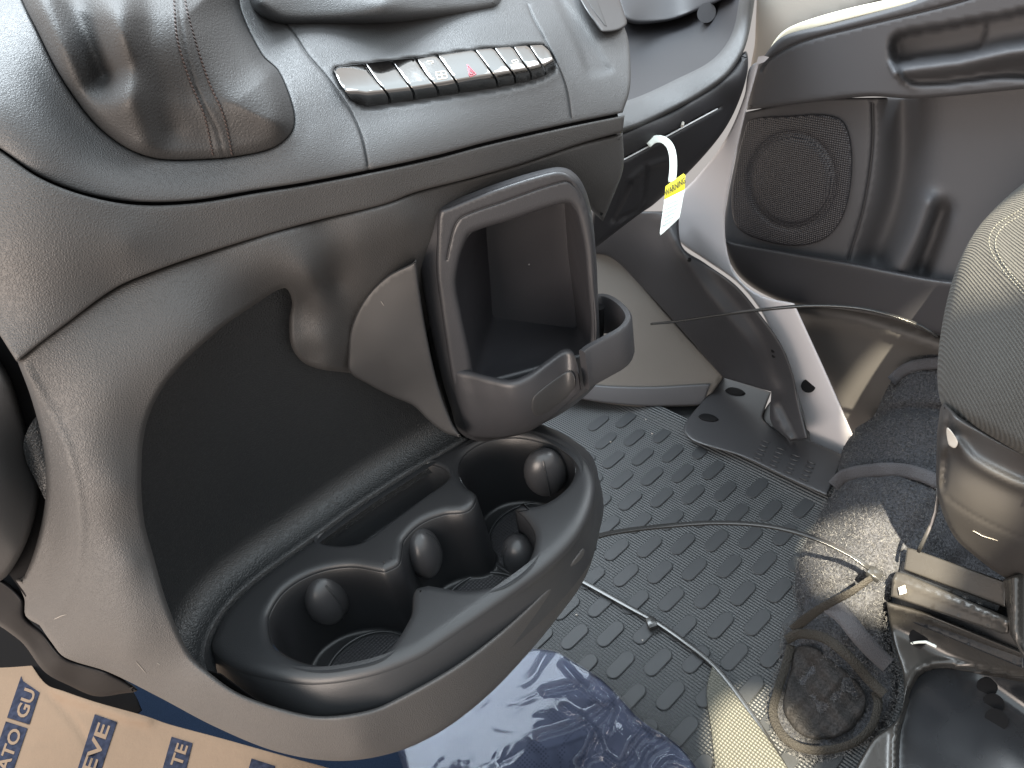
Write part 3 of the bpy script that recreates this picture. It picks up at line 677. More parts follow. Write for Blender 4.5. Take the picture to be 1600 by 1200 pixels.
# warning tag
M_tagw = mat('tag_white', (.72, .78, .74), .5); M_tagy = mat('tag_yellow', (.78, .66, .02), .5); M_ink = mat('tag_ink', (.05, .05, .02), .6)
dtag = .70
tagt = thing('warning_tag', P(1040, 360, dtag), 'white looped strap tag with yellow WARNING label hanging from the dashboard slit', 'tag')
lp = spline([(1012, 226), (1022, 218), (1035, 218), (1046, 227), (1051, 242), (1052, 262), (1050, 285)], 4, False)
sweep('strap', P(lp[:, 0], lp[:, 1], np.linspace(.712, dtag, len(lp))), rrect(.0068, .0008, .0003, 2), M_tagw, tagt, up=tuple(-R[:, 2] * -1))
def flat(name, pts, d, mt, parent, th=.0006):
    return panel(name, [(a, b, 1) for a, b in pts], lambda u, v: d + 0 * u if not callable(d) else d(u, v), mt, parent, step=8, roll=(.3, .0001), skirt=th, nroll=1)
flat('yellow_label', [(1040, 291), (1068, 271), (1071, 274), (1070, 296), (1038, 312)], dtag - .001, M_tagy, tagt)
flat('white_label', [(1038, 312), (1070, 296), (1062, 340), (1052, 350), (1032, 368), (1031, 364)], dtag - .001, M_tagw, tagt)
def text_on(txt, origin, ex, ey, size, mt, parent, name='printed_text', align='CENTER', bold=.0, n=None):
    cu = bpy.data.curves.new(name, 'FONT'); cu.body = txt; cu.size = 1; cu.align_x = align; cu.align_y = 'CENTER'; cu.offset = bold; cu.resolution_u = 3
    ob = bpy.data.objects.new(name, cu); COL.objects.link(ob); dg = bpy.context.evaluated_depsgraph_get()
    me = bpy.data.meshes.new_from_object(ob.evaluated_get(dg)); bpy.data.objects.remove(ob)
    V = np.array([tuple(v.co) for v in me.vertices]); Fs = [tuple(p.vertices) for p in me.polygons]
    if size: 
        sx, sy = size if isinstance(size, tuple) else (size, size)
        V = V * [sx, sy, 1]
    Wd = np.array(origin) + V[:, :1] * np.array(ex) + V[:, 1:2] * np.array(ey)
    bpy.data.meshes.remove(me)
    return mesh_obj(name, Wd, Fs, mt, parent, smooth=False)
def pxframe(u, v, du, dv, D):
    """origin and unit vectors on the surface D for a pixel direction (du, dv)"""
    o = P(u, v, float(D(u, v))); a = P(u + du, v + dv, float(D(u + du, v + dv))) - o; a /= np.linalg.norm(a)
    n = o - CAM; return o, a, n / np.linalg.norm(n)
Dt = lambda u, v: 0 * u + dtag - .0018
o_, a_, n_v = pxframe(1055, 292, 30, -20, Dt); b_ = np.cross(n_v, a_) * -1; b_ /= np.linalg.norm(b_)
b_ = P(1054, 282, dtag) - P(1056, 292, dtag); b_ /= np.linalg.norm(b_)
text_on('WARNING', o_, a_, b_, (.0046, .0075), M_ink, tagt, bold=.02)
for i in range(6):
    u0, v0 = 1039 - i * 1.1, 321 + i * 6.6
    tube('text_line', [P(u0, v0, dtag - .0016), P(u0 + 24 - i * 1.5, v0 - 11 + i * .2, dtag - .0016)], .00035, M_tagg if i < 0 else mat('faint_ink', (.40, .45, .45), .6) if i == 0 else bpy.data.materials['faint_ink'], tagt, 4)

# ---------------------------------------------------------------- FOOTWELL, KICK PANEL, BODY
def DXp(x): return lambda u, v: dX(u, v, x)
def DZp(z): return lambda u, v: dZ(u, v, z)
fl_ = thing('floor', (0.3, 0.3, -.02)); 
bpy.data.objects.remove(fl_)
M_floor = mat('floor_rubber', (.035, .036, .038), .45, [('noise', 800, .0001)], var=.2)
fo_ = mesh_obj('floor', [(-.1, .0, -.012), (.70, .0, -.012), (.70, 1.3, -.012), (-.1, 1.3, -.012)], [(0, 1, 2, 3)], M_floor, smooth=False); tag(fo_, kind='structure')
# far wall of the footwell (bulkhead), grey beige
M_bulk = mat('bulkhead_liner', (.085, .080, .074), .6, [('noise', 500, .0002)], var=.1)
D_bh = TPS([(900, 625, 1.105), (1100, 640, 1.078), (1130, 584, 1.05), (1000, 480, 1.03), (940, 420, 1.03), (870, 500, 1.07), (1000, 636, 1.085)])
bh = panel('footwell_bulkhead', [(820, 380, 1), (960, 385, 1), (1000, 440), (1060, 510), (1132, 588, 1), (1098, 634, 1), (1000, 636), (900, 622), (820, 600, 1)], D_bh, M_bulk, None, step=9, roll=(4, .006), skirt=.03)
tag(bh, 'pale grey beige footwell liner panel under the passenger dashboard', 'footwell liner')
panel('bottom_trim', [(820, 575, 1), (900, 598), (1000, 605), (1110, 600, 1), (1098, 633, 1), (1000, 634), (900, 622), (820, 598, 1)], lambda u, v: D_bh(u, v) - .006, M_bk, bh, step=9, roll=(3, .003), skirt=.01)
kick = thing('kick_panel', PZ(1180, 600, 0), 'dark curved kick panel trim sweeping down between dashboard and white sill', 'trim panel')
D_kick = TPS([(940, 380, .99), (1040, 340, .90), (1000, 440, 1.00), (1120, 500, .93), (1060, 400, .895), (1110, 430, .885), (1184, 480, .88), (1205, 612, .965), (1130, 585, 1.03), (1240, 587, .90), (1160, 540, .94), (1262, 690, .90), (900, 350, 1.0)])
crease = spline([(1036, 340), (1060, 390), (1090, 440), (1130, 490), (1170, 540), (1205, 612)], 6, False)
def D_kick2(u, v):
    de, p, s = segd(u, v, crease); return D_kick(u, v) - .008 * np.exp(-(de / 12) ** 2) + .012 * sstep(-de * s, 0, 30)
panel('curved_trim', [(880, 330, 1), (1000, 330), (1060, 330, 1), (1066, 385), (1100, 410), (1150, 446), (1187, 490), (1221, 539), (1240, 587), (1246, 620), (1262, 685, 1), (1235, 690, 1), (1205, 660), (1205, 612, 1), (1130, 590, 1), (1060, 510), (1000, 445), (950, 400), (900, 400, 1)], D_kick2, M_bkdark, kick, step=7, roll=(5, .005), skirt=.03)
for u, v in ((1208, 548), (1209, 556), (1077, 406)): tube('screw_hole', [P(u, v, D_kick2(u, v) - .0005), P(u, v, D_kick2(u, v) + .001)], .0025, M_dark, kick, 8)
body = thing('door_opening', PZ(1280, 700, 0), 'white painted body opening and sill with a round black plug beside the door', 'body panel')
D_wh = DXp(.70)
panel('white_sill', [(1200, 90, 1), (1172, 105), (1163, 150), (1135, 215), (1090, 275), (1052, 315), (1040, 345), (1062, 378), (1100, 405), (1150, 440), (1185, 480), (1210, 530), (1236, 590), (1252, 640), (1264, 690), (1262, 700, 1), (1325, 725, 1), (1334, 682, 1), (1294, 590), (1264, 524), (1241, 474, 1), (1190, 462), (1155, 436), (1138, 400), (1133, 340), (1144, 270), (1164, 180), (1188, 92, 1)], D_wh, M_white, body, step=8, roll=(4, .004), skirt=.02)
tube('round_plug', [P(1263, 603, D_wh(1263, 603) - .004), P(1263, 603, D_wh(1263, 603) + .004)], .0085, M_dark, body, 20)
D_pil = lambda u, v: np.minimum(dX(u, v, .80), 1.1)
panel('pillar_trim', [(1150, -80, 1), (1178, -80), (1180, 60), (1172, 130), (1200, 130), (1230, 60), (1300, 30), (1420, -10), (1700, -60, 1), (1700, -80, 1)], D_pil, M_beige, body, step=12, roll=(5, .005), skirt=.02)
panel('weather_strip', [(1196, 100, 1), (1205, 72), (1225, 48), (1260, 32), (1330, 12), (1420, -8), (1500, -30, 1), (1500, -12, 1), (1420, 8), (1300, 38), (1235, 58), (1210, 80), (1203, 105, 1)], lambda u, v: D_pil(u, v) - .05, M_cream, body, step=6, roll=(3, .004), skirt=.01)

# ---------------------------------------------------------------- DOOR
door = thing('passenger_door', PZ(1400, 640, 0), 'grey plastic passenger door trim with grab handle and round speaker grille', 'door')
D_do = DXp(.765)
hs = spline([(1388, 92), (1388, 62), (1402, 48), (1480, 34), (1560, 20), (1660, 8), (1660, 118), (1560, 126), (1440, 138), (1408, 128)], 6)
hi = spline([(1398, 84), (1396, 66), (1410, 54), (1480, 40), (1536, 30), (1544, 36), (1540, 60), (1530, 78), (1440, 90), (1405, 96)], 5)
def D_du(u, v):
    d = D_do(u, v) - .030
    a, _, _ = segd(u, v, np.vstack([hs, hs[:1]])); ia = inside(u, v, hs); b, _, _ = segd(u, v, np.vstack([hi, hi[:1]])); ib = inside(u, v, hi)
    d = d + np.where(ia, .024 * sstep(a, 0, 12), 0) + np.where(ib, .010 * sstep(b, 0, 5), 0)
    d = d - .030 * np.exp(-(segd(u, v, [(1405, 112), (1500, 100), (1570, 84), (1660, 70)])[0] / 16) ** 2) * ia
    d = d + groove(u, v, spline([(1190, 110), (1205, 90), (1250, 66), (1340, 42), (1480, 8), (1540, -10)], 8, False), 2, .004)
    return d
upo = [(1167, 172, 1), (1176, 124), (1195, 86), (1225, 56), (1300, 37), (1412, 7), (1480, -16), (1680, -60, 1), (1680, 132, 1), (1600, 139), (1435, 154), (1356, 151), (1262, 161)]
panel('armrest_trim', upo, D_du, M_bk, door, step=5, roll=(7, .012), skirt=.04, nroll=5, lines=[(spline([(1190, 110), (1205, 90), (1250, 66), (1340, 42), (1480, 8), (1540, -10)], 8, False), 2)])
vs1 = spline([(1363, 150), (1363, 230), (1350, 320), (1326, 405)], 6, False)
ch = spline([(1412, 150), (1412, 250), (1400, 320), (1370, 400)], 6, False)
lt = spline([(1450, 320), (1430, 370), (1405, 415)], 6, False)
def D_dl(u, v):
    d = D_do(u, v) + groove(u, v, vs1, 2.2, .006)
    a, p, s = segd(u, v, ch); d = d + .040 * np.exp(-(a / 30) ** 2)
    a, p, s = segd(u, v, lt); d = d - .022 * np.exp(-(a / 18) ** 2)
    a, p, s = segd(u, v, [(1470, 330), (1440, 420)]); d = d + .03 * np.exp(-(a / 14) ** 2)
    return d
lowo = [(1160, 176, 1), (1150, 244), (1137, 310), (1131, 375), (1150, 400), (1300, 420), (1484, 445), (1680, 470, 1), (1680, 125, 1), (1435, 150), (1262, 156)]
panel('door_card', lowo, D_dl, M_bk, door, step=6, roll=(5, .006), skirt=.03, lines=[(vs1, 2)])
panel('door_pocket', [(1129, 372, 1), (1150, 379), (1230, 393), (1330, 410), (1430, 430), (1484, 438), (1680, 455, 1), (1680, 560, 1), (1465, 524), (1400, 500), (1311, 483), (1240, 477), (1190, 458), (1155, 432), (1136, 400)], lambda u, v: D_do(u, v) - .028, M_bkdark, door, step=6, roll=(7, .010), skirt=.03, nroll=5)
M_grille = mat('speaker_mesh', (.020, .020, .024), .45, [('cells', 400, .0016)])
sgo = [(1172, 188), (1230, 182), (1290, 180), (1318, 192), (1330, 235), (1327, 300), (1312, 348), (1285, 375), (1240, 384), (1180, 372), (1150, 352), (1143, 310), (1152, 250), (1162, 210)]
def D_sg(u, v):
    r = np.hypot((u - 1238) / 66, (v - 282) / 74); return D_do(u, v) - .006 - .003 * sstep(r, 1.05, .8) + .003 * np.exp(-((r - 1) / .07) ** 2)
panel('speaker_grille', sgo, D_sg, M_grille, door, step=5, roll=(3, .003), skirt=.01)
M_lowd = mat('lower_door_plastic', (.050, .048, .047), .58, spec=.3)
panel('lower_door', [(1236, 470, 1), (1300, 475), (1400, 490), (1500, 540, 1), (1500, 760, 1), (1345, 712, 1), (1300, 610), (1262, 530)], lambda u, v: dX(u, v, .775) - .02 * np.exp(-(segd(u, v, [(1240, 482), (1340, 500), (1480, 545)])[0] / 14) ** 2), M_lowd, door, step=8, roll=(6, .008), skirt=.02)

# scuff plate
M_scuff = mat('scuff_plastic', (.018, .018, .020), .45, [('noise', 900, .0001)])
scp = thing('scuff_plate', PZ(1180, 700, 0), 'black scuff plate with oval screw caps and embossed dashes along the sill', 'scuff plate')
sco = [(1130, 585, 1), (1205, 613, 1), (1195, 640), (1192, 655), (1215, 672), (1262, 688), (1320, 712, 1), (1292, 775, 1), (1240, 752), (1160, 714), (1085, 690), (1068, 672), (1080, 648), (1100, 625)]
D_sc = DZp(.018)
panel('plate', sco, D_sc, M_scuff, scp, step=6, roll=(4, .003), skirt=.016)
for u, v in ((1149, 612), (1107, 653)):
    panel('screw_cap', [(u - 16, v - 2), (u - 8, v - 7), (u + 8, v - 4), (u + 16, v + 3), (u + 8, v + 6), (u - 8, v + 4)], DZp(.020), M_dark, scp, step=3, roll=(3, .003), skirt=.002)
DV = []; DF = []
for r_ in range(5):
    for c2 in range(4):
        u, v = 1190 + c2 * 24 - r_ * 3 + r_ * 0, 688 + c2 * 11 + r_ * 6.5
        add_tube(DV, DF, [PZ(u, v, .0188), PZ(u + 12, v + 4.5, .0188)], .0009, 6)
mesh_obj('embossed_dashes', DV, DF, M_scuff, scp)
panel('inner_recess', [(1195, 640), (1210, 622), (1240, 610), (1260, 640), (1266, 690, 1), (1215, 672), (1192, 655)], DZp(.010), mat('recess_black', (.03, .028, .028), .4), scp, step=6, roll=(2, .002), skirt=.01)
# logo triangle stamp in the recess
tube('stamp', [PZ(1222, 668, .013), PZ(1235, 660, .013), PZ(1238, 672, .013), PZ(1222, 668, .013)], .0012, M_dark, scp, 5)

# ---------------------------------------------------------------- FLOOR MAT
def mat_rubber():
    m = mat('mat_rubber', (.022, .024, .026), .5, spec=.4); n = m.node_tree.nodes; L = m.node_tree.links; b = n['Principled BSDF']
    t = n.new('ShaderNodeTexCoord'); mpn = n.new('ShaderNodeMapping'); L.new(t.outputs['Object'], mpn.inputs[0])
    w = n.new('ShaderNodeTexWave'); w.bands_direction = 'X'; w.inputs['Scale'].default_value = 95; L.new(mpn.outputs[0], w.inputs['Vector'])
    w2 = n.new('ShaderNodeTexWave'); w2.bands_direction = 'Y'; w2.inputs['Scale'].default_value = 95; L.new(mpn.outputs[0], w2.inputs['Vector'])
    ad = n.new('ShaderNodeMath'); ad.operation = 'MULTIPLY_ADD'; ad.inputs[1].default_value = .45; L.new(w2.outputs['Fac'], ad.inputs[0]); L.new(w.outputs['Fac'], ad.inputs[2])
    bp = n.new('ShaderNodeBump'); bp.inputs['Distance'].default_value = .0007; L.new(ad.outputs[0], bp.inputs['Height']); L.new(bp.outputs[0], b.inputs['Normal'])
    return m
M_mat = mat_rubber()
mt = thing('rubber_floor_mat', (.42, .35, 0), 'dark ribbed rubber floor mat with rows of raised oval pads', 'floor mat')
mo = [(.05, .02), (.60, .02), (.632, .05), (.632, .50), (.60, .66), (.30, .66), (.05, .66)]
def to_px(x, y, z): q = proj(np.array([x, y, z])); return q
def matmap(u, v, ps):   # here u, v are mm on the floor
    x = u / 1000; y = -v / 1000
    e_ = np.minimum.reduce([.632 - x, .66 - y]); rise = .012 * (1 - sstep(e_, .0, .035))
    return np.stack([x, y, rise - ps], -1)
panel('mat_sheet', [(a * 1000, -b * 1000, 1) for a, b in mo], None, M_mat, mt, step=12, roll=(3, .003), skirt=.004, mapf=matmap)
# raised pads on the measured lattice
a_v = np.array([.0270, -.0278]); b_v = np.array([-.0212, -.0310]); o_v = np.array([.435, .378])
M_pad = mat('pad_rubber', (.020, .0215, .0235), .55, spec=.26, bumps=[('noise', 1500, .00006)])
def pad_mesh():
    L_, w_ = .0185, .0075; ring = []
    for s_, a0 in ((1, -90), (-1, 90)):
        for i in range(7):
            a = math.radians(a0 + 180 * i / 6); ring.append((s_ * (L_ - w_) + w_ * math.cos(a), w_ * math.sin(a)))
    ring = np.array(ring); rows = [np.c_[ring, 0 * ring[:, 0]], np.c_[ring * [1, 1], 0 * ring[:, 0] + .0008], np.c_[ring * [.965, .90], 0 * ring[:, 0] + .0013]]
    n = len(ring); V = np.vstack(rows); fs = []
    for i in range(2):
        for j in range(n): fs.append((i*n+j, i*n+(j+1) % n, (i+1)*n+(j+1) % n, (i+1)*n+j))
    fs.append(tuple(range(2*n, 3*n))); return V, fs
pv, pf = pad_mesh(); me = bpy.data.meshes.new('pad'); me.from_pydata(pv.tolist(), [], pf); me.materials.append(M_pad)
cands = []
for i in range(-14, 15):
    for j in range(-14, 15):
        c_ = o_v + i * a_v + j * b_v
        if not (.08 < c_[0] < .605 and .04 < c_[1] < .60): continue
        q = to_px(c_[0], c_[1], 0)
        if not (820 < q[0] < 1330 and 640 < q[1] < 1230): continue
        if q[0] < 930 - (q[1] - 700) * .0 and q[1] < 900 - 0 and q[0] < 905: continue
        cands.append((q[2], c_))
cands.sort(key=lambda t: t[0])
for k_, (dd, c_) in enumerate(cands[:100]):
    o = bpy.data.objects.new('pad', me); COL.objects.link(o); o.parent = mt; o.location = (c_[0] - .42, c_[1] - .35, .0006); o.rotation_euler = (0, 0, math.radians(-3))
if len(cands) > 100:
    V = []; Fx = []
    for dd, c_ in cands[100:]:
        i0 = len(V); V += (pv + [c_[0], c_[1], .0006]).tolist(); Fx += [tuple(i0 + i for i in f) for f in pf]
    o = mesh_obj('pad_rows', V, Fx, M_pad, mt, smooth=False); tag(o, kind='stuff')

# ---------------------------------------------------------------- CABLE TIES
M_tie = mat('tie_nylon', (.015, .015, .015), .25)
M_tiec = mat('tie_grey_nylon', (.10, .10, .095), .3)
def tie(name, pts, w, label, head=None, th=.0024, mtl=None, up=(0, 0, 1)):
    p = spline(pts, .01, False, 3); o0 = p.mean(0) * [1, 1, 0]
    t = thing(name, o0, label, 'cable tie', 'loose ties and straps around the seat')
    sweep('strap', p, rrect(w, th, .0004, 2), mtl or M_tie, t, up=up)
    if head is not None:
        h0 = np.array(head); V = []
        d_ = p[-1] - p[-4]; d_ /= np.linalg.norm(d_)
        sweep('head', [h0 - d_ * .006, h0 - d_ * .005, h0 + d_ * .005, h0 + d_ * .006], rrect(.010, .007, .001, 2), M_tie, t, scale=[.85, 1, 1, .85], sharp=40)
    return t
tie('cable_tie', [tuple(P(*p)) for p in ((905, 846, .70), (960, 832, .72), (1040, 822, .74), (1120, 817, .75), (1200, 822, .75), (1270, 840, .74), (1330, 868, .725), (1366, 894, .715))], .0046, 'black cable tie arching over the mat to a square head on the rolled bag', head=P(1366, 897, .713))
tie('cable_tie', [tuple(P(*p)) for p in ((1018, 506, .96), (1060, 502, .90), (1120, 493, .85), (1190, 484, .81), (1260, 478, .79), (1330, 480, .77), (1390, 492, .75), (1440, 510, .74), (1464, 526, .74))], .0036, 'long thin cable tie arching in front of the kick panel and door')
tie('cable_tie', [tuple(P(*p)) for p in ((1466, 760, .66), (1462, 800, .665), (1448, 835, .67), (1435, 862, .68))], .003, 'thin black tie running from the seat trim down to the seat rail')
tie('cable_tie', [tuple(PZ(*p)) for p in ((900, 903, .006), (940, 925, .006), (985, 950, .006), (1030, 975, .006), (1075, 1007, .007), (1120, 1045, .006), (1170, 1110, .006), (1215, 1180, .006), (1240, 1230, .006))], .005, 'flat black strip standing in for the shadow along the floor mat edge', head=PZ(1018, 974, .008), th=.003)  # black strip models the shadow of the mat's edge

# ---------------------------------------------------------------- SEAT
seat = thing('passenger_seat', PZ(1560, 900, 0), 'grey woven fabric passenger seat corner with plastic side trim and metal base', 'seat')
def fabric():
    m = mat('seat_fabric', (.17, .17, .16), .85, spec=.25); n = m.node_tree.nodes; L = m.node_tree.links; b = n['Principled BSDF']
    b.inputs['Sheen Weight'].default_value = .04
    t = n.new('ShaderNodeTexCoord'); mp_ = n.new('ShaderNodeMapping'); mp_.inputs['Rotation'].default_value = (.3, .2, .9); L.new(t.outputs['Object'], mp_.inputs[0])
    w = n.new('ShaderNodeTexWave'); w.inputs['Scale'].default_value = 190; w.inputs['Distortion'].default_value = 1.2; w.inputs['Detail Scale'].default_value = 4; L.new(mp_.outputs[0], w.inputs['Vector'])
    ns = n.new('ShaderNodeTexNoise'); ns.inputs['Scale'].default_value = 1200; L.new(t.outputs['Object'], ns.inputs['Vector'])
    ad = n.new('ShaderNodeMath'); ad.operation = 'ADD'; L.new(w.outputs['Fac'], ad.inputs[0]); L.new(ns.outputs['Fac'], ad.inputs[1])
    bp = n.new('ShaderNodeBump'); bp.inputs['Distance'].default_value = .0007; L.new(ad.outputs[0], bp.inputs['Height']); L.new(bp.outputs[0], b.inputs['Normal'])
    cr = n.new('ShaderNodeMapRange'); cr.inputs[1].default_value = .6; cr.inputs[2].default_value = 1.6; cr.inputs[3].default_value = .55; cr.inputs[4].default_value = 1.25; L.new(ad.outputs[0], cr.inputs[0])
    vm = n.new('ShaderNodeVectorMath'); vm.operation = 'SCALE'; vm.inputs[0].default_value = (.032, .0315, .029); L.new(cr.outputs[0], vm.inputs['Scale']); L.new(vm.outputs[0], b.inputs['Base Color'])
    return m
M_fab = fabric()
D_se = TPS([(1600, 285, .62), (1540, 345, .62), (1500, 410, .61), (1475, 490, .61), (1466, 560, .605), (1472, 640, .60), (1600, 400, .54), (1560, 480, .54), (1600, 560, .50), (1540, 600, .53), (1600, 700, .50), (1680, 400, .49), (1700, 600, .46), (1520, 520, .56), (1700, 260, .56), (1520, 640, .545)])
sl1 = spline([(1645, 300), (1590, 335), (1560, 355), (1550, 380), (1566, 415), (1600, 455), (1640, 500)], 6, False)
panel('cushion', [(1700, 225, 1), (1640, 262), (1600, 286), (1560, 320), (1525, 360), (1500, 405), (1482, 460), (1470, 520), (1465, 570), (1466, 610), (1474, 636), (1500, 655), (1560, 690), (1600, 712), (1700, 760, 1)],
      lambda u, v: D_se(u, v) + groove(u, v, sl1, 2.5, .0022) - groove(u, v, sl1, 16, .003), M_fab, seat, step=5, roll=(22, .030), skirt=.05, nroll=9)
ST = []; SFc = []
for off in (-5, 5):
    s = resample(sl1 + [off, off * .3], 50)
    for i in range(49):
        a = s[i]; b = s[i] + (s[i + 1] - s[i]) * .6; add_tube(ST, SFc, P(np.array([a[0], b[0]]), np.array([a[1], b[1]]), D_se(np.array([a[0], b[0]]), np.array([a[1], b[1]])) - .003), .0004, 4)
mesh_obj('seam_stitches', ST, SFc, mat('seat_thread', (.08, .08, .07), .8), seat)
M_trim = mat('seat_trim_plastic', (.026, .0245, .024), .46, spec=.36, bumps=[('noise', 700, .00006)], rvar=.08)
D_tr = TPS([(1468, 640, .60), (1464, 760, .612), (1475, 810, .62), (1517, 862, .625), (1562, 900, .63), (1600, 915, .63), (1510, 680, .565), (1600, 740, .53), (1560, 800, .56), (1700, 800, .50), (1700, 900, .56), (1500, 760, .58), (1480, 650, .575)])
tl1 = spline([(1478, 700), (1490, 690), (1520, 720), (1570, 748), (1620, 768), (1700, 800)], 6, False)
tl2 = spline([(1465, 760), (1490, 785), (1540, 815), (1600, 842), (1700, 880)], 6, False)
ve = spline([(1482, 645), (1480, 700), (1473, 760)], 6, False)
def D_tr2(u, v):
    d = D_tr(u, v); a, p, s = segd(u, v, tl1); d = d - .008 * np.exp(-(a / 10) ** 2); a, p, s = segd(u, v, tl2); d = d + .0015 * np.exp(-(a / 2.2) ** 2) + .006 * sstep(a * s, 0, 50)
    a, p, s = segd(u, v, ve); return d + .006 * np.exp(-(a / 4) ** 2)
panel('side_trim', [(1474, 631), (1466, 660), (1463, 720), (1464, 765), (1473, 802), (1492, 840), (1517, 864), (1562, 898), (1586, 907), (1700, 890, 1), (1700, 745, 1), (1600, 706), (1560, 686), (1500, 652)], D_tr2, M_trim, seat, step=5, roll=(7, .010), skirt=.05, nroll=5)
panel('trim_flap', [(1480, 668), (1497, 690), (1492, 700), (1482, 694)], lambda u, v: D_tr(u, v) - .014, M_beige, seat, step=3, roll=(2, .001), skirt=.01)
# metal base with rail
M_met = mat('painted_steel', (.036, .034, .032), .28, [('noise', 30, .0006)], metal=.35, rvar=.06)
M_blk = mat('black_paint', (.010, .011, .013), .25, rvar=.08)
D_ra = TPS([(1400, 870, .735), (1400, 920, .72), (1600, 930, .625), (1560, 990, .64), (1600, 1000, .62), (1500, 900, .675)])
def strip3(name, pl, D, mtl, **k): return panel(name, [(a, b, 1) for a, b in pl], D, mtl, seat, step=6, **k)
strip3('rail_back', [(1417, 856), (1425, 857), (1572, 909), (1572, 950), (1412, 890)], lambda u, v: D_ra(u, v) + .008, M_met, roll=(3, .003), skirt=.01)
strip3('rail_channel', [(1410, 876), (1566, 938), (1558, 956), (1404, 898)], lambda u, v: D_ra(u, v) + .020, M_blk, roll=(2, .001), skirt=.01)
strip3('rail_front', [(1400, 893), (1414, 896), (1578, 966), (1576, 990), (1565, 990), (1392, 932), (1394, 905)], lambda u, v: D_ra(u, v) - .004 + groove(u, v, [(1396, 905), (1578, 975)], 4, -.003), M_met, roll=(4, .004), skirt=.02)
strip3('rail_gap_filler', [(1412, 880), (1575, 940), (1600, 1000), (1600, 1045), (1390, 958), (1396, 900)], lambda u, v: D_ra(u, v) + .032, M_blk, roll=(2, .002), skirt=.01)  # dark panel added to fill the gap behind the rails
for i in range(6):
    u, v = 1432 + i * 25, 891 + i * 10.2
    strip3('rail_slot', [(u - 5, v - 4), (u + 4, v - 1), (u + 4, v + 4), (u - 5, v + 1)], lambda u, v: D_ra(u, v) + .017, M_dark, roll=(1, .001), skirt=.002)
strip3('rail_tab', [(1403, 918), (1414, 914), (1417, 926), (1406, 930)], lambda u, v: D_ra(u, v) - .009, M_beige, roll=(2, .001), skirt=.004)
strip3('rail_end', [(1567, 905), (1600, 892), (1700, 900), (1700, 1060), (1600, 1030), (1578, 990)], lambda u, v: D_ra(u, v) - .006 - .012 * np.exp(-((u - 1585) / 12) ** 2), M_met, roll=(6, .006), skirt=.02)
D_bx0 = TPS([(1390, 945, .74), (1400, 1100, .80), (1600, 1010, .65), (1600, 1200, .70), (1440, 1200, .80), (1500, 1050, .72)])
D_bx = lambda u, v: softmin(D_bx0(u, v), dZ(u, v, .035))
hole_o = [(1412, 1100), (1420, 1070), (1440, 1045), (1475, 1038), (1540, 1048), (1700, 1080, 1), (1700, 1300, 1), (1400, 1300, 1), (1400, 1150)]
def D_bx2(u, v):
    a, p, s = segd(u, v, [(1388, 946), (1450, 962), (1640, 1040)]); d = D_bx(u, v) - .010 * np.exp(-(a / 7) ** 2)
    i_ = inside(u, v, hs2); a, _, _ = segd(u, v, np.vstack([hs2, hs2[:1]])); return d + np.where(i_, .022 * sstep(a, 0, 8), -.004 * np.exp(-(a / 6) ** 2))
hs2 = spline(hole_o, 8)
panel('base_box', [(1385, 940, 1), (1440, 955), (1700, 1060, 1), (1700, 1300, 1), (1290, 1300, 1), (1360, 1160), (1405, 1120), (1412, 1060), (1395, 1000)], D_bx2, M_met, seat, step=5, roll=(4, .004), skirt=.03)
panel('black_plate', [(1416, 1100), (1424, 1072), (1444, 1050), (1475, 1043), (1540, 1053), (1700, 1086, 1), (1700, 1300, 1), (1404, 1300, 1), (1404, 1150)], lambda u, v: D_bx(u, v) + .017, M_blk, seat, step=8, roll=(3, .002), skirt=.004)
for u, v, r_ in ((1542, 1073, .008), (1553, 1098, .008), (1557, 1124, .009), (1435, 996, .008)):
    dd = float(D_bx(u, v)) + (.0155 if v > 1040 else -.002)
    tube('drain_hole', [P(u, v, dd - .0005), P(u, v, dd + .002)], r_, M_dark, seat, 18)
p_ = spline([tuple(P(*q)) for q in ((1400, 1011, .765), (1425, 1005, .735), (1447, 1003, .715), (1462, 1010, .705))], .01, False, 3)
tube('white_tie_end', p_, .0013, M_tagw, seat, 6)

# ---------------------------------------------------------------- ROLLED BAG
M_felt = mat('charcoal_felt', (.030, .031, .035), .95, [('noise', 420, .003), ('noise', 1500, .0008)], spec=.15, var=.55, var_scale=420)
M_web = mat('grey_webbing', (.032, .032, .036), .75, [('voronoi', 700, .0006)], spec=.3)
M_bind = mat('brown_binding', (.015, .0135, .0115), .8, [('voronoi', 620, .0010)], spec=.2)
bag = thing('rolled_bag', PZ(1320, 1000, 0), 'charcoal felt tool bag rolled up with grey webbing straps beside the seat base', 'bag')
outl = [(1700, 500, 1), (1470, 525), (1448, 534), (1420, 560), (1397, 587), (1379, 621), (1364, 651), (1334, 672), (1315, 707), (1303, 755), (1285, 787), (1262, 836), (1244, 874), (1238, 919), (1240, 962), (1221, 985), (1214, 1035), (1200, 1080), (1196, 1112), (1210, 1155), (1235, 1180), (1262, 1192), (1292, 1189), (1330, 1176), (1362, 1160), (1395, 1130), (1408, 1095), (1409, 1060), (1397, 1012), (1388, 965), (1420, 930, 1), (1700, 950, 1)]
spine = spline([(1560, 540), (1470, 600), (1420, 690), (1380, 780), (1345, 880), (1325, 960), (1310, 1060), (1300, 1120)], 10, False)
D_bg0 = TPS([(1238, 919, .83), (1285, 787, .90), (1315, 707, .92), (1379, 621, .92), (1450, 535, .90), (1210, 1035, .80), (1200, 1110, .76), (1262, 1192, .74), (1362, 1160, .745), (1405, 1060, .76), (1325, 900, .755), (1310, 1000, .735), (1380, 780, .80), (1430, 690, .84), (1480, 600, .86), (1300, 1100, .715), (1440, 860, .76), (1500, 740, .80), (1600, 800, .80), (1390, 960, .76), (1700, 700, .80)])
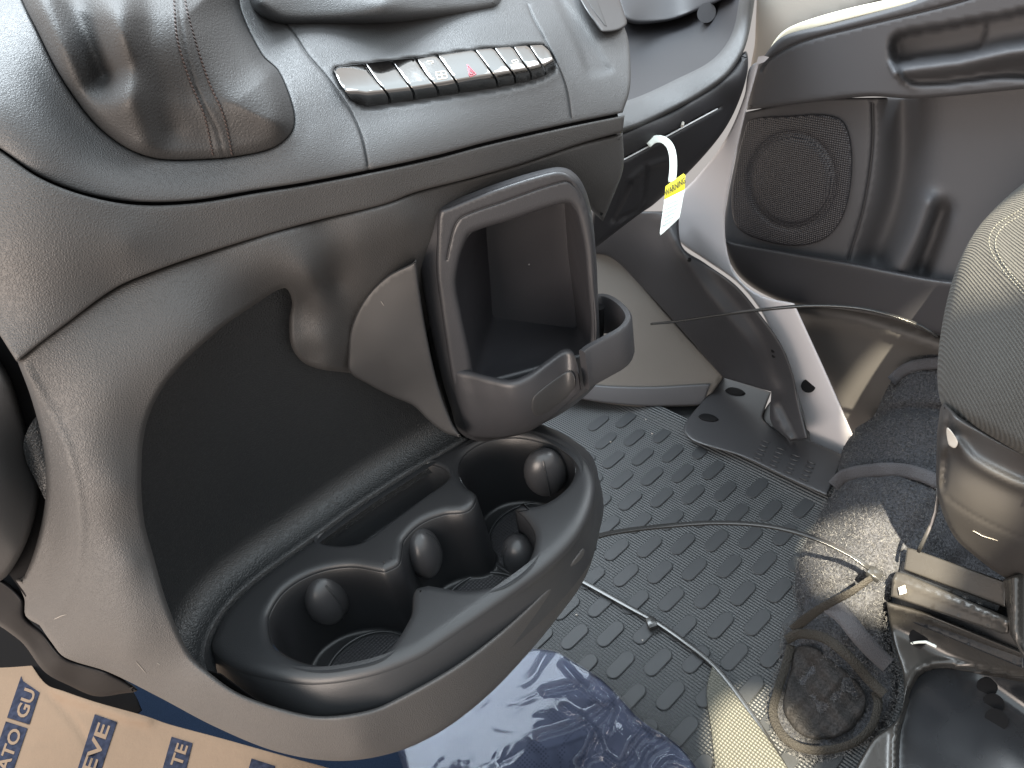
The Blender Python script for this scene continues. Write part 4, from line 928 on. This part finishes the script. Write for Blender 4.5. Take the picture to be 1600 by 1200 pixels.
cr1 = spline([(1300, 760), (1330, 742), (1400, 735), (1470, 760)], 6, False)     # strap grooves
cr2 = spline([(1396, 590), (1420, 572), (1450, 566), (1480, 570)], 6, False)
cr3 = spline([(1240, 965), (1275, 930), (1330, 915), (1368, 905)], 6, False)
cr4 = spline([(1365, 655), (1400, 640), (1470, 640)], 6, False)
def bag_lump(u, v):
    return .004 * np.sin(u * .045 + v * .02) * np.sin(v * .037 - u * .01) + .0025 * np.sin(u * .11 + 1.3) * np.sin(v * .093)
fluff = rng.normal(0, 1, 4096)
def D_bag(u, v):
    d = D_bg0(u, v) + bag_lump(u, v)
    d = d + groove(u, v, cr1, 12, .010) + groove(u, v, cr2, 9, .008) + groove(u, v, cr3, 14, .016) + groove(u, v, cr4, 9, .014)
    return softmin(d, dZ(u, v, .012))
panel('felt_body', outl, D_bag, M_felt, bag, step=4, roll=(20, .045), skirt=.04, nroll=8)
rs = np.random.default_rng(9); gu = rs.uniform(1195, 1480, 50000); gv = rs.uniform(525, 1190, 50000)
ok = inside(gu, gv, spline(outl, 8)); gu, gv = gu[ok][:22000], gv[ok][:22000]
p0 = P(gu, gv, D_bag(gu, gv) + .0005); nn = CAM - p0; nn /= np.linalg.norm(nn, axis=1)[:, None]
dr = rs.normal(0, 1, p0.shape); dr /= np.linalg.norm(dr, axis=1)[:, None]; dr = dr + nn * .7; dr /= np.linalg.norm(dr, axis=1)[:, None]
sd = np.cross(dr, nn); sd /= np.linalg.norm(sd, axis=1)[:, None]; Ln = rs.uniform(.002, .0055, len(p0))[:, None]
V = np.stack([p0 - sd * .00028, p0 + sd * .00028, p0 + dr * Ln], 1).reshape(-1, 3)
fz = mesh_obj('felt_fuzz', V, np.arange(len(V)).reshape(-1, 3), mat('fuzz_fibre', (.052, .052, .053), .9, spec=.1, var=.8, var_scale=300), bag, smooth=False); tag(fz, kind='stuff')
def ribbon(name, pl, wpx, D, mtl, off=-.006, thick=.0015, wend=None):
    s = spline(pl, 4, False); t = np.gradient(s, axis=0); n = np.stack([-t[:, 1], t[:, 0]], -1); n /= np.linalg.norm(n, axis=1)[:, None]
    w = np.linspace(wpx, wend or wpx, len(s))[:, None] / 2
    rows = []
    for k_, o_ in ((-1, .0015), (-1, 0), (-.5, -.0006), (0, -.0008), (.5, -.0006), (1, 0), (1, .0015)):
        q = s + n * w * k_; rows.append(P(q[:, 0], q[:, 1], D(s[:, 0], s[:, 1]) + off + o_))
    return loft(name, rows, mtl, bag)
ribbon('strap', [(1302, 760), (1318, 745), (1350, 737), (1400, 734), (1440, 742), (1475, 758)], 22, D_bag, M_web, -.012)
ribbon('strap', [(1393, 596), (1410, 580), (1432, 571), (1475, 566)], 18, D_bag, M_web, -.012)
D_bf0 = TPS([(1238, 990, .78), (1280, 950, .745), (1330, 1000, .72), (1390, 1040, .73), (1210, 1100, .76), (1290, 1080, .735), (1250, 1180, .735), (1380, 1080, .735), (1300, 1150, .72), (1360, 1140, .73)])
D_bf = lambda u, v: softmin(softmin(D_bf0(u, v), D_bag(u, v) + .004), dZ(u, v, .014))
ribbon('strap', [(1296, 944), (1318, 962), (1340, 990), (1362, 1015), (1388, 1040)], 30, D_bf, M_web, -.012, wend=26)
ribbon('strap', [(1238, 985), (1262, 965), (1290, 946), (1330, 925), (1362, 903)], 17, D_bf, M_bind, -.018, wend=10)
ribbon('binding', [(1228, 1000), (1250, 990), (1290, 998), (1330, 1030), (1358, 1062), (1382, 1085)], 16, D_bf, M_bind, -.016)
ribbon('binding', [(1236, 1008), (1228, 1040), (1215, 1080), (1208, 1115), (1222, 1148), (1250, 1168), (1290, 1172), (1335, 1160), (1362, 1135), (1372, 1100), (1368, 1080)], 14, D_bf, M_bind, -.008)
panel('end_panel', [(1243, 1012), (1270, 1010), (1300, 1030), (1340, 1065), (1352, 1085), (1350, 1115), (1330, 1140), (1295, 1155), (1255, 1150), (1228, 1120), (1225, 1090), (1236, 1045)], lambda u, v: D_bf(u, v) - .004 + 1.2 * bag_lump(u * 1.6, v * 1.6), mat('brown_felt', (.017, .016, .016), .95, [('noise', 500, .002)], spec=.15, var=.4, var_scale=420), bag, step=4, roll=(6, .006), skirt=.01)

# ---------------------------------------------------------------- LOWER LEFT: knee trim, bracket, cardboard, film
kb_ = None
knee = panel('steering_column_trim', [(-80, 500, 1), (-40, 520), (10, 580), (35, 650), (58, 720), (62, 770), (48, 830), (25, 880), (0, 908), (-80, 930, 1)], TPS([(-80, 600, .37), (0, 600, .375), (50, 720, .41), (0, 750, .38), (-80, 800, .37), (20, 860, .41), (0, 905, .425), (-80, 920, .40)]), M_side, None, step=6, roll=(10, .012), skirt=.04, nroll=6)
tag(knee, 'rounded dark brown trim panel at the left edge beside the console', 'trim panel')
panel('underside_shade', [(-90, 880, 1), (60, 950), (150, 1030), (205, 1075), (222, 1110, 1), (150, 1160), (60, 1110), (-90, 1030, 1)], lambda u, v: .70 + 0 * u, M_dark, knee, step=20, roll=(2, .002), skirt=.004)  # added black sheet, blocks the bright background below the bracket
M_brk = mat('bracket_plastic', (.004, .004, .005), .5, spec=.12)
panel('side_gap_shade', [(-90, 470, 1), (30, 565), (85, 660), (90, 800), (50, 930), (-90, 960, 1)], lambda u, v: .50 + 0 * u, M_dark, knee, step=20, roll=(2, .002), skirt=.01)  # added black sheet, keeps light from showing through beside the trim
bk_ = panel('mounting_bracket', [(-80, 880, 1), (0, 903), (38, 935), (40, 962), (66, 985), (104, 1027), (172, 1050), (215, 1078), (190, 1084), (150, 1088), (110, 1072), (70, 1050), (30, 1000), (-80, 930, 1)], TPS([(-80, 900, .47), (0, 920, .475), (60, 1000, .50), (120, 1060, .52), (200, 1080, .52), (90, 1030, .50), (20, 960, .48), (160, 1060, .505)]), M_brk, None, step=6, roll=(8, .010), skirt=.03, nroll=5)
tag(bk_, 'shiny black plastic bracket tucked under the console above the cardboard', 'bracket')
M_card = mat('cardboard', (.135, .092, .063), .85, [('noise', 60, .0012), ('noise', 900, .00012)], var=.08, var_scale=9, spec=.06)
M_print = mat('print_blue', (.017, .019, .030), .8, spec=.04, var=.35, var_scale=220)
D_cb = plane(P(200, 1150, .64), np.array([.10, -.05, 1.0]))
crk = spline([(75, 1085), (100, 1110), (130, 1150), (170, 1230)], 8, False)
def D_cb2(u, v):
    return D_cb(u, v) + .0018 * np.sin(u * .02 + v * .013) + groove(u, v, crk, 5, .0018) - groove(u, v, [(90, 1080), (200, 1120), (230, 1125)], 9, .004)
card = panel('cardboard_sheet', [(-80, 900, 1), (0, 985), (38, 1023), (71, 1068), (100, 1080), (150, 1097), (228, 1119), (262, 1131), (340, 1152), (440, 1180), (520, 1202), (620, 1235, 1), (620, 1320, 1), (-80, 1320, 1)], D_cb2, M_card, None, step=6, roll=(1.5, .001), skirt=.004)
tag(card, 'tan cardboard sheet printed with dark blue blocks of white lettering', 'cardboard')
def quad_on(pl, D, off, mtl, parent, name):
    return panel(name, [(a, b, 1) for a, b in pl], lambda u, v: D(u, v) + off, mtl, parent, step=5, roll=(.3, .0001), skirt=.0002, nroll=1)
quad_on([(33, 1056), (36, 1064), (62, 1082), (46, 1132), (11, 1121)], D_cb2, -.0009, M_print, card, 'print_block')
quad_on([(9, 1127), (43, 1138), (18, 1212), (-20, 1212)], D_cb2, -.0009, M_print, card, 'print_block')
quad_on([(148, 1116), (183, 1128), (154, 1215), (117, 1215)], D_cb2, -.0009, M_print, card, 'print_block')
quad_on([(268, 1151), (301, 1161), (284, 1230), (246, 1230)], D_cb2, -.0009, M_print, card, 'print_block')
quad_on([(393, 1185), (430, 1197), (420, 1230), (380, 1230)], D_cb2, -.0009, M_print, card, 'print_block')
def text_px(txt, cu_, cv_, du, dv, hpx, wpx, D, parent):
    """text centred at a pixel, reading along (du, dv), hpx tall, wpx wide, laid on the surface"""
    cu = bpy.data.curves.new('t', 'FONT'); cu.body = txt; cu.size = 1; cu.align_x = 'CENTER'; cu.align_y = 'CENTER'; cu.offset = .022; cu.resolution_u = 3
    ob = bpy.data.objects.new('t', cu); COL.objects.link(ob); me = bpy.data.meshes.new_from_object(ob.evaluated_get(bpy.context.evaluated_depsgraph_get())); bpy.data.objects.remove(ob)
    V = np.array([tuple(v.co) for v in me.vertices]); Fs = [tuple(p.vertices) for p in me.polygons]; bpy.data.meshes.remove(me)
    V[:, 0] -= (V[:, 0].max() + V[:, 0].min()) / 2; V[:, 1] -= (V[:, 1].max() + V[:, 1].min()) / 2
    V[:, 0] *= wpx / np.ptp(V[:, 0]); V[:, 1] *= hpx / np.ptp(V[:, 1])
    L_ = math.hypot(du, dv); ex = np.array([du, dv]) / L_; ey = np.array([dv, -du]) / L_
    q = np.array([cu_, cv_]) + V[:, :1] * ex + V[:, 1:2] * ey
    return mesh_obj('printed_letters', P(q[:, 0], q[:, 1], D(q[:, 0], q[:, 1]) - .0014), Fs, M_card, parent, smooth=False)
text_px('GU', 40, 1099, 22, -62, 19, 46, D_cb2, card)
text_px('ATO', 14, 1172, 22, -62, 19, 70, D_cb2, card)
text_px('EVE', 150, 1168, 22, -62, 20, 78, D_cb2, card)
text_px('TE', 280, 1180, 20, -62, 18, 36, D_cb2, card)
text_px('A', 405, 1208, 20, -62, 18, 22, D_cb2, card)
# dark blue carpet under the console
M_blue = mat('navy_carpet', (.005, .009, .018), .9, spec=.03, bumps= [('noise', 700, .0008)])
cp_ = mesh_obj('carpet', [tuple(PZ(150, 1000, .08)), tuple(PZ(560, 1000, .08)), tuple(PZ(700, 1400, .08)), tuple(PZ(100, 1400, .08))], [(0, 1, 2, 3)], M_blue, smooth=False)
tag(cp_, kind='structure')
# film wrapped sheet
def film_base():
    m = mat('dotted_sheet', (.10, .12, .19), .6, spec=.08); n = m.node_tree.nodes; L = m.node_tree.links; b = n['Principled BSDF']
    t = n.new('ShaderNodeTexCoord'); v_ = n.new('ShaderNodeTexVoronoi'); v_.inputs['Scale'].default_value = 330; v_.inputs['Randomness'].default_value = 0; L.new(t.outputs['Object'], v_.inputs['Vector'])
    ns = n.new('ShaderNodeTexNoise'); ns.inputs['Scale'].default_value = 26; ns.inputs['Detail'].default_value = 1; ns.inputs['Distortion'].default_value = 2.5; L.new(t.outputs['Object'], ns.inputs['Vector'])
    st = n.new('ShaderNodeMapRange'); st.inputs[1].default_value = .50; st.inputs[2].default_value = .52; L.new(ns.outputs['Fac'], st.inputs[0])
    dt = n.new('ShaderNodeMapRange'); dt.inputs[1].default_value = .30; dt.inputs[2].default_value = .38; dt.inputs[3].default_value = 1; dt.inputs[4].default_value = 0; L.new(v_.outputs['Distance'], dt.inputs[0])
    ml = n.new('ShaderNodeMath'); ml.operation = 'MULTIPLY'; L.new(st.outputs[0], ml.inputs[0]); L.new(dt.outputs[0], ml.inputs[1])
    mx = n.new('ShaderNodeMixRGB'); mx.inputs[1].default_value = (.045, .053, .085, 1); mx.inputs[2].default_value = (.03, .035, .06, 1); L.new(ml.outputs[0], mx.inputs[0]); L.new(mx.outputs[0], b.inputs['Base Color'])
    return m
fs_ = thing('wrapped_sheet', PZ(800, 1120, 0), 'blue grey dotted sheet in crumpled clear plastic film below the cup holders', 'plastic wrap')
D_fi = DZp(.045)
fo2 = [(500, 1150, 1), (700, 1080), (800, 1020), (862, 1017), (905, 1040), (945, 1066), (1002, 1126), (1060, 1165), (1110, 1230, 1), (1110, 1330, 1), (400, 1330, 1)]
panel('dotted_sheet', fo2, D_fi, film_base(), fs_, step=10, roll=(3, .003), skirt=.02)
M_film = bpy.data.materials.new('clear_film'); M_film.use_nodes = True
n = M_film.node_tree.nodes; L = M_film.node_tree.links; n.remove(n['Principled BSDF'])
gl_ = n.new('ShaderNodeBsdfGlossy'); gl_.inputs['Roughness'].default_value = .09; gl_.inputs['Color'].default_value = (.27, .28, .30, 1)
tr_ = n.new('ShaderNodeBsdfTransparent'); mx = n.new('ShaderNodeMixShader'); fr = n.new('ShaderNodeFresnel'); fr.inputs[0].default_value = 1.55
tc_ = n.new('ShaderNodeTexCoord'); ns = n.new('ShaderNodeTexNoise'); ns.inputs['Scale'].default_value = 20; ns.inputs['Detail'].default_value = 2.5; ns.inputs['Distortion'].default_value = 1.0
bp = n.new('ShaderNodeBump'); bp.inputs['Distance'].default_value = .0024; L.new(tc_.outputs['Object'], ns.inputs[0]); L.new(ns.outputs['Fac'], bp.inputs['Height']); L.new(bp.outputs[0], gl_.inputs['Normal']); L.new(bp.outputs[0], fr.inputs['Normal'])
L.new(fr.outputs[0], mx.inputs[0]); L.new(tr_.outputs[0], mx.inputs[1]); L.new(gl_.outputs[0], mx.inputs[2]); L.new(mx.outputs[0], n['Material Output'].inputs[0])
wr = [spline(w_, 8, False) for w_ in ([(880, 1040), (930, 1090), (1010, 1130)], [(900, 1230), (930, 1150), (960, 1110), (1000, 1080)], [(960, 1240), (985, 1170), (1020, 1140), (1070, 1180)], [(840, 1150), (900, 1130), (950, 1100)], [(1000, 1230), (1010, 1180), (1040, 1160)], [(850, 1080), (900, 1070), (950, 1075)], [(905, 1190), (940, 1180), (965, 1195), (990, 1185)], [(1020, 1220), (1045, 1190), (1080, 1200)], [(930, 1060), (955, 1100), (950, 1140)], [(880, 1105), (920, 1130), (940, 1170)], [(975, 1100), (985, 1130), (1015, 1150)])]
def D_film(u, v):
    d = D_fi(u, v) - .008 - .0012 * np.sin(u * .03) * np.sin(v * .023 + u * .01)
    for w_ in wr: d = d - groove(u, v, w_, 4.5, .006)
    return d
panel('clear_film', [(520, 1160, 1), (700, 1078), (800, 1018), (866, 1014), (908, 1038), (950, 1064), (1006, 1124), (1066, 1163), (1116, 1230, 1), (1116, 1330, 1), (400, 1330, 1)], D_film, M_film, fs_, step=4, roll=(3, .003), skirt=.004)
# sunlit woven mat edge at bottom
M_wov = mat('woven_edge', (.042, .042, .034), .6, [('cells', 340, .0022)])
we = panel('woven_mat_corner', [(1113, 1040, 1), (1138, 1070), (1168, 1110), (1198, 1150), (1225, 1190), (1250, 1230, 1), (1120, 1240, 1), (1112, 1150), (1104, 1080)], DZp(.009), M_wov, None, step=8, roll=(3, .002), skirt=.008)
tag(we, 'sunlit olive woven strip at the lower corner of the floor mat', 'mat')


sunbeam('sun_on_seat', P(1655, 385, .56), 1.5, 3200)
sunbeam('sun_on_bag', P(1368, 878, .76), 1.2, 4000)
sunbeam('sun_on_mat', PZ(1185, 1165, 0), 1.0, 2600)

# wear: light scratches on the plastics
M_scr = mat('scratch', (.22, .20, .18), .6)
def scratch(pts, D, parent, off=-.0004, r=.00028):
    q = resample(np.array(pts, float), 6); tube('scratch', P(q[:, 0], q[:, 1], D(q[:, 0], q[:, 1]) + off), [r * .3, r, r, r, r * .8, r * .2], M_scr, parent, 5)
scratch([(212, 1033), (220, 1042), (229, 1053)], D_shell2, base)
scratch([(246, 1036), (250, 1038)], D_shell2, base)
scratch([(1520, 829), (1536, 838), (1560, 845)], D_tr2, seat)
scratch([(84, 968), (96, 962), (104, 960)], D_shell2, base)
scratch([(595, 470), (600, 478)], lambda u, v: D_side(u, v) - .004, base)
for u, v in ((1008, 655), (1018, 677), (1062, 679), (953, 690), (930, 735), (1130, 700), (1003, 1000), (900, 960)):
    tube('dust_speck', [PZ(u, v, .0012), PZ(u + 2, v + 1, .0018)], .0009, M_scr, mt, 5)
